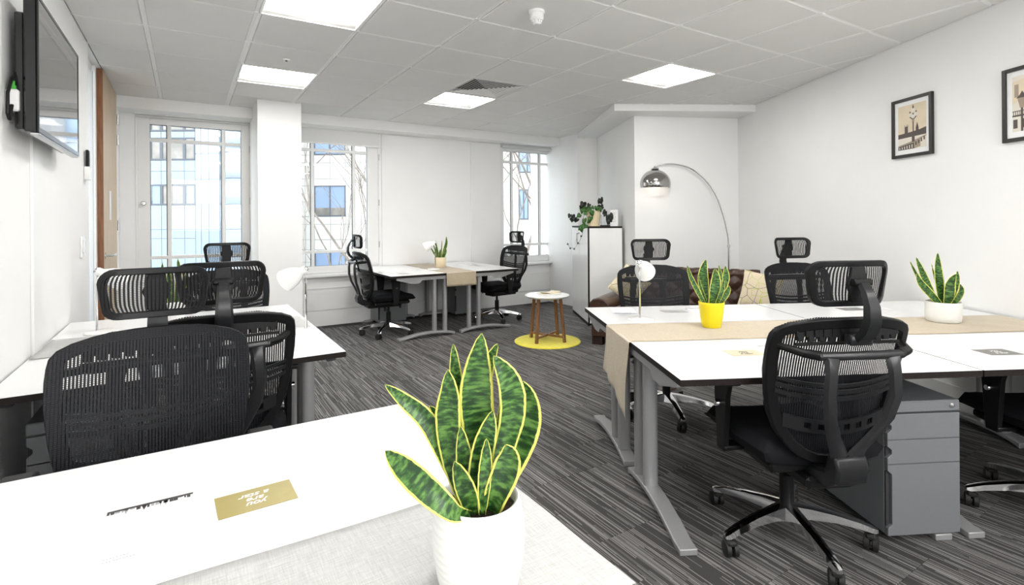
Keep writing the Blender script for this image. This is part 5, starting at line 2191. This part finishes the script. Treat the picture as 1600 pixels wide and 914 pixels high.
# white stone building seen through the middle and right windows
fa = facade_frame('stone_building', 'white stone office building seen through the middle window', 'building', 0, FY)
MB().box(uu(425), uu(690), 0.0, 3.0, 0, zz(120)).build('wall_core', FACJ, fa, smooth=0)
xsv = [uu(p_) for p_ in (430, 454, 478, 492, 517, 541, 565, 589, 613, 637, 661, 685)]
zsv = [zz(p_) for p_ in (430, 409, 390, 374, 350, 338, 315, 290, 279, 254, 242, 218, 200, 176, 152, 128)]
wins = [(3, 5, 5, 7), (3, 5, 0, 2), (3, 5, 10, 12), (8, 10, 5, 7), (8, 10, 10, 12)]
for k in range(len(xsv) - 1):
    for l in range(len(zsv) - 1):
        if any(a <= k < c and d <= l < e_ for (a, c, d, e_) in wins):
            continue
        panel(fa, xsv[k], xsv[k + 1], zsv[l], zsv[l + 1], FACW)
for (a, c, d, e_) in wins:
    fwindow(fa, xsv[a], xsv[c], zsv[d], zsv[e_], WGLB, 1, 0.28 if d == 5 else None)

fb_ = facade_frame('stone_building', 'white stone building with a narrow blue tower seen through the right window', 'building', 0, FY)
MB().box(uu(725), uu(905), 0.0, 3.0, 0, zz(120)).build('wall_core', FACJ, fb_, smooth=0)
xsv = [uu(p_) for p_ in (728, 746, 764, 781, 796, 811, 826, 838, 850, 857, 872, 888, 902)]
zsv = [zz(p_) for p_ in (430, 405, 385, 365, 345, 322, 298, 272, 252, 235, 205, 175, 145)]
wins = [(5, 7, 7, 10), (5, 6, 4, 6), (1, 3, 7, 9), (1, 3, 4, 6)]
for k in range(len(xsv) - 1):
    for l in range(len(zsv) - 1):
        if any(a <= k < c and d <= l < e_ for (a, c, d, e_) in wins):
            continue
        panel(fb_, xsv[k], xsv[k + 1], zsv[l], zsv[l + 1], FACB if k == 7 or (k == 8) else FACW)
for (a, c, d, e_) in wins:
    fwindow(fb_, xsv[a], xsv[c], zsv[d], zsv[e_], WGLB, 1)

# blue glazed building seen through the tall left window
GY = 20.0
fc = facade_frame('glazed_building', 'pale blue glazed building seen through the tall left window', 'building', 0, GY)
U = lambda p_: uu(p_, GY)
Zq = lambda p_: zz(p_, 300, GY)
MB().box(U(180), U(420), 0.0, 3.0, 0, Zq(130)).build('wall_core', FACJ, fc, smooth=0)
cols = [U(p_) for p_ in (184, 202, 220, 237, 254, 290, 307)]
rows = [Zq(p_) for p_ in (450, 425, 400, 372, 358, 320, 288, 267, 250, 215, 205, 185, 150)]
for k in range(len(cols) - 1):
    for l in range(len(rows) - 1):
        x0_, x1_, z0_, z1_ = cols[k], cols[k + 1], rows[l], rows[l + 1]
        if l in (5, 8, 10):
            fwindow(fc, x0_, x1_, z0_, z1_, WGLB if l == 5 and k != 4 else WGLD, 0)
        else:
            panel(fc, x0_, x1_, z0_, z1_, FACB)
# plain panels and the curved white corner tower to the right
c2 = [U(p_) for p_ in (307, 316, 328, 345)]
r2 = [Zq(p_) for p_ in (450, 400, 358, 320, 280, 240, 200, 150)]
for k in range(3):
    for l in range(len(r2) - 1):
        panel(fc, c2[k], c2[k + 1], r2[l], r2[l + 1], FACB if l < 3 else CURVW)
for l in range(len(r2) - 1):
    b = MB()
    xa, xb = U(345), U(405)
    b.grid(lambda u, v: (xa + (xb - xa) * u, -0.5 * math.sin(PI * u) - 0.02, r2[l] + (r2[l + 1] - r2[l] - 0.02) * v), 12, 1)
    b.build('curved_panel', FACB if l % 2 else CURVW, fc, smooth=60, solid=0.02)


def bare_tree(label, x, y, seedv, lean, n0=5, h0=7.0, r0=0.13):
    random.seed(seedv)
    g_ = cg(x, y)
    t = thing('bare_tree', label, 'tree', (g_[0], g_[1], -8.0), -YAW, 'leafless street trees')
    trunk = MB()
    twig = MB()
    cnt = [0]

    def grow(p, d, ln, r_, depth):
        if depth > 5 or cnt[0] > 700:
            return
        cnt[0] += 1
        pts, q = [p], p
        dd = d.copy()
        for k in range(4):
            dd = (dd + Vector((random.uniform(-.22, .22), random.uniform(-.22, .22), random.uniform(-.08, .16)))).normalized()
            q = q + dd * (ln / 4)
            pts.append(q)
        rr_ = [r_ * (1 - 0.12 * k) for k in range(5)]
        (trunk if depth < 1 else twig).tube(pts, rr_, 6 if depth < 2 else 4, caps=False)
        nb = 2 if depth < 1 else random.choice((2, 3, 3))
        for k in range(nb):
            a = random.uniform(0, 2 * PI)
            sp_ = random.uniform(0.35, 0.85)
            nd = (dd + Vector((math.cos(a) * sp_, math.sin(a) * sp_ * 0.6, random.uniform(-0.1, 0.45)))).normalized()
            st = pts[random.choice((2, 3, 4))] if k else pts[-1]
            grow(st, nd, ln * random.uniform(0.62, 0.82), r_ * random.uniform(0.5, 0.66), depth + 1)
    grow(Vector((0, 0, 0)), Vector(lean).normalized(), h0, r0, 0)
    trunk.build('trunk', BARK, t, smooth=60)
    tw = twig.build('branches', BARK, t, smooth=60)
    tw['kind'] = 'stuff'
    return t


bare_tree('leafless tree crossing the middle window view', -3.5, 13.5, 3, (0.05, 0, 1), h0=4.8, r0=0.12)
bare_tree('leafless tree behind the middle window, left of the other', -4.5, 13.2, 8, (0.0, 0, 1), h0=5.0, r0=0.11)
bare_tree('leafless tree filling the right window view', 0.45, 13.5, 34, (-0.05, 0, 1), h0=5.0, r0=0.13)
bare_tree('leafless tree farther behind the right window', 0.7, 17.0, 5, (-0.05, 0, 1), h0=5.4, r0=0.14)
rd = MB().box(-30, 30, 7.2, 60, -8.2, -8.0).build('street', ROADG)
struct(rd)
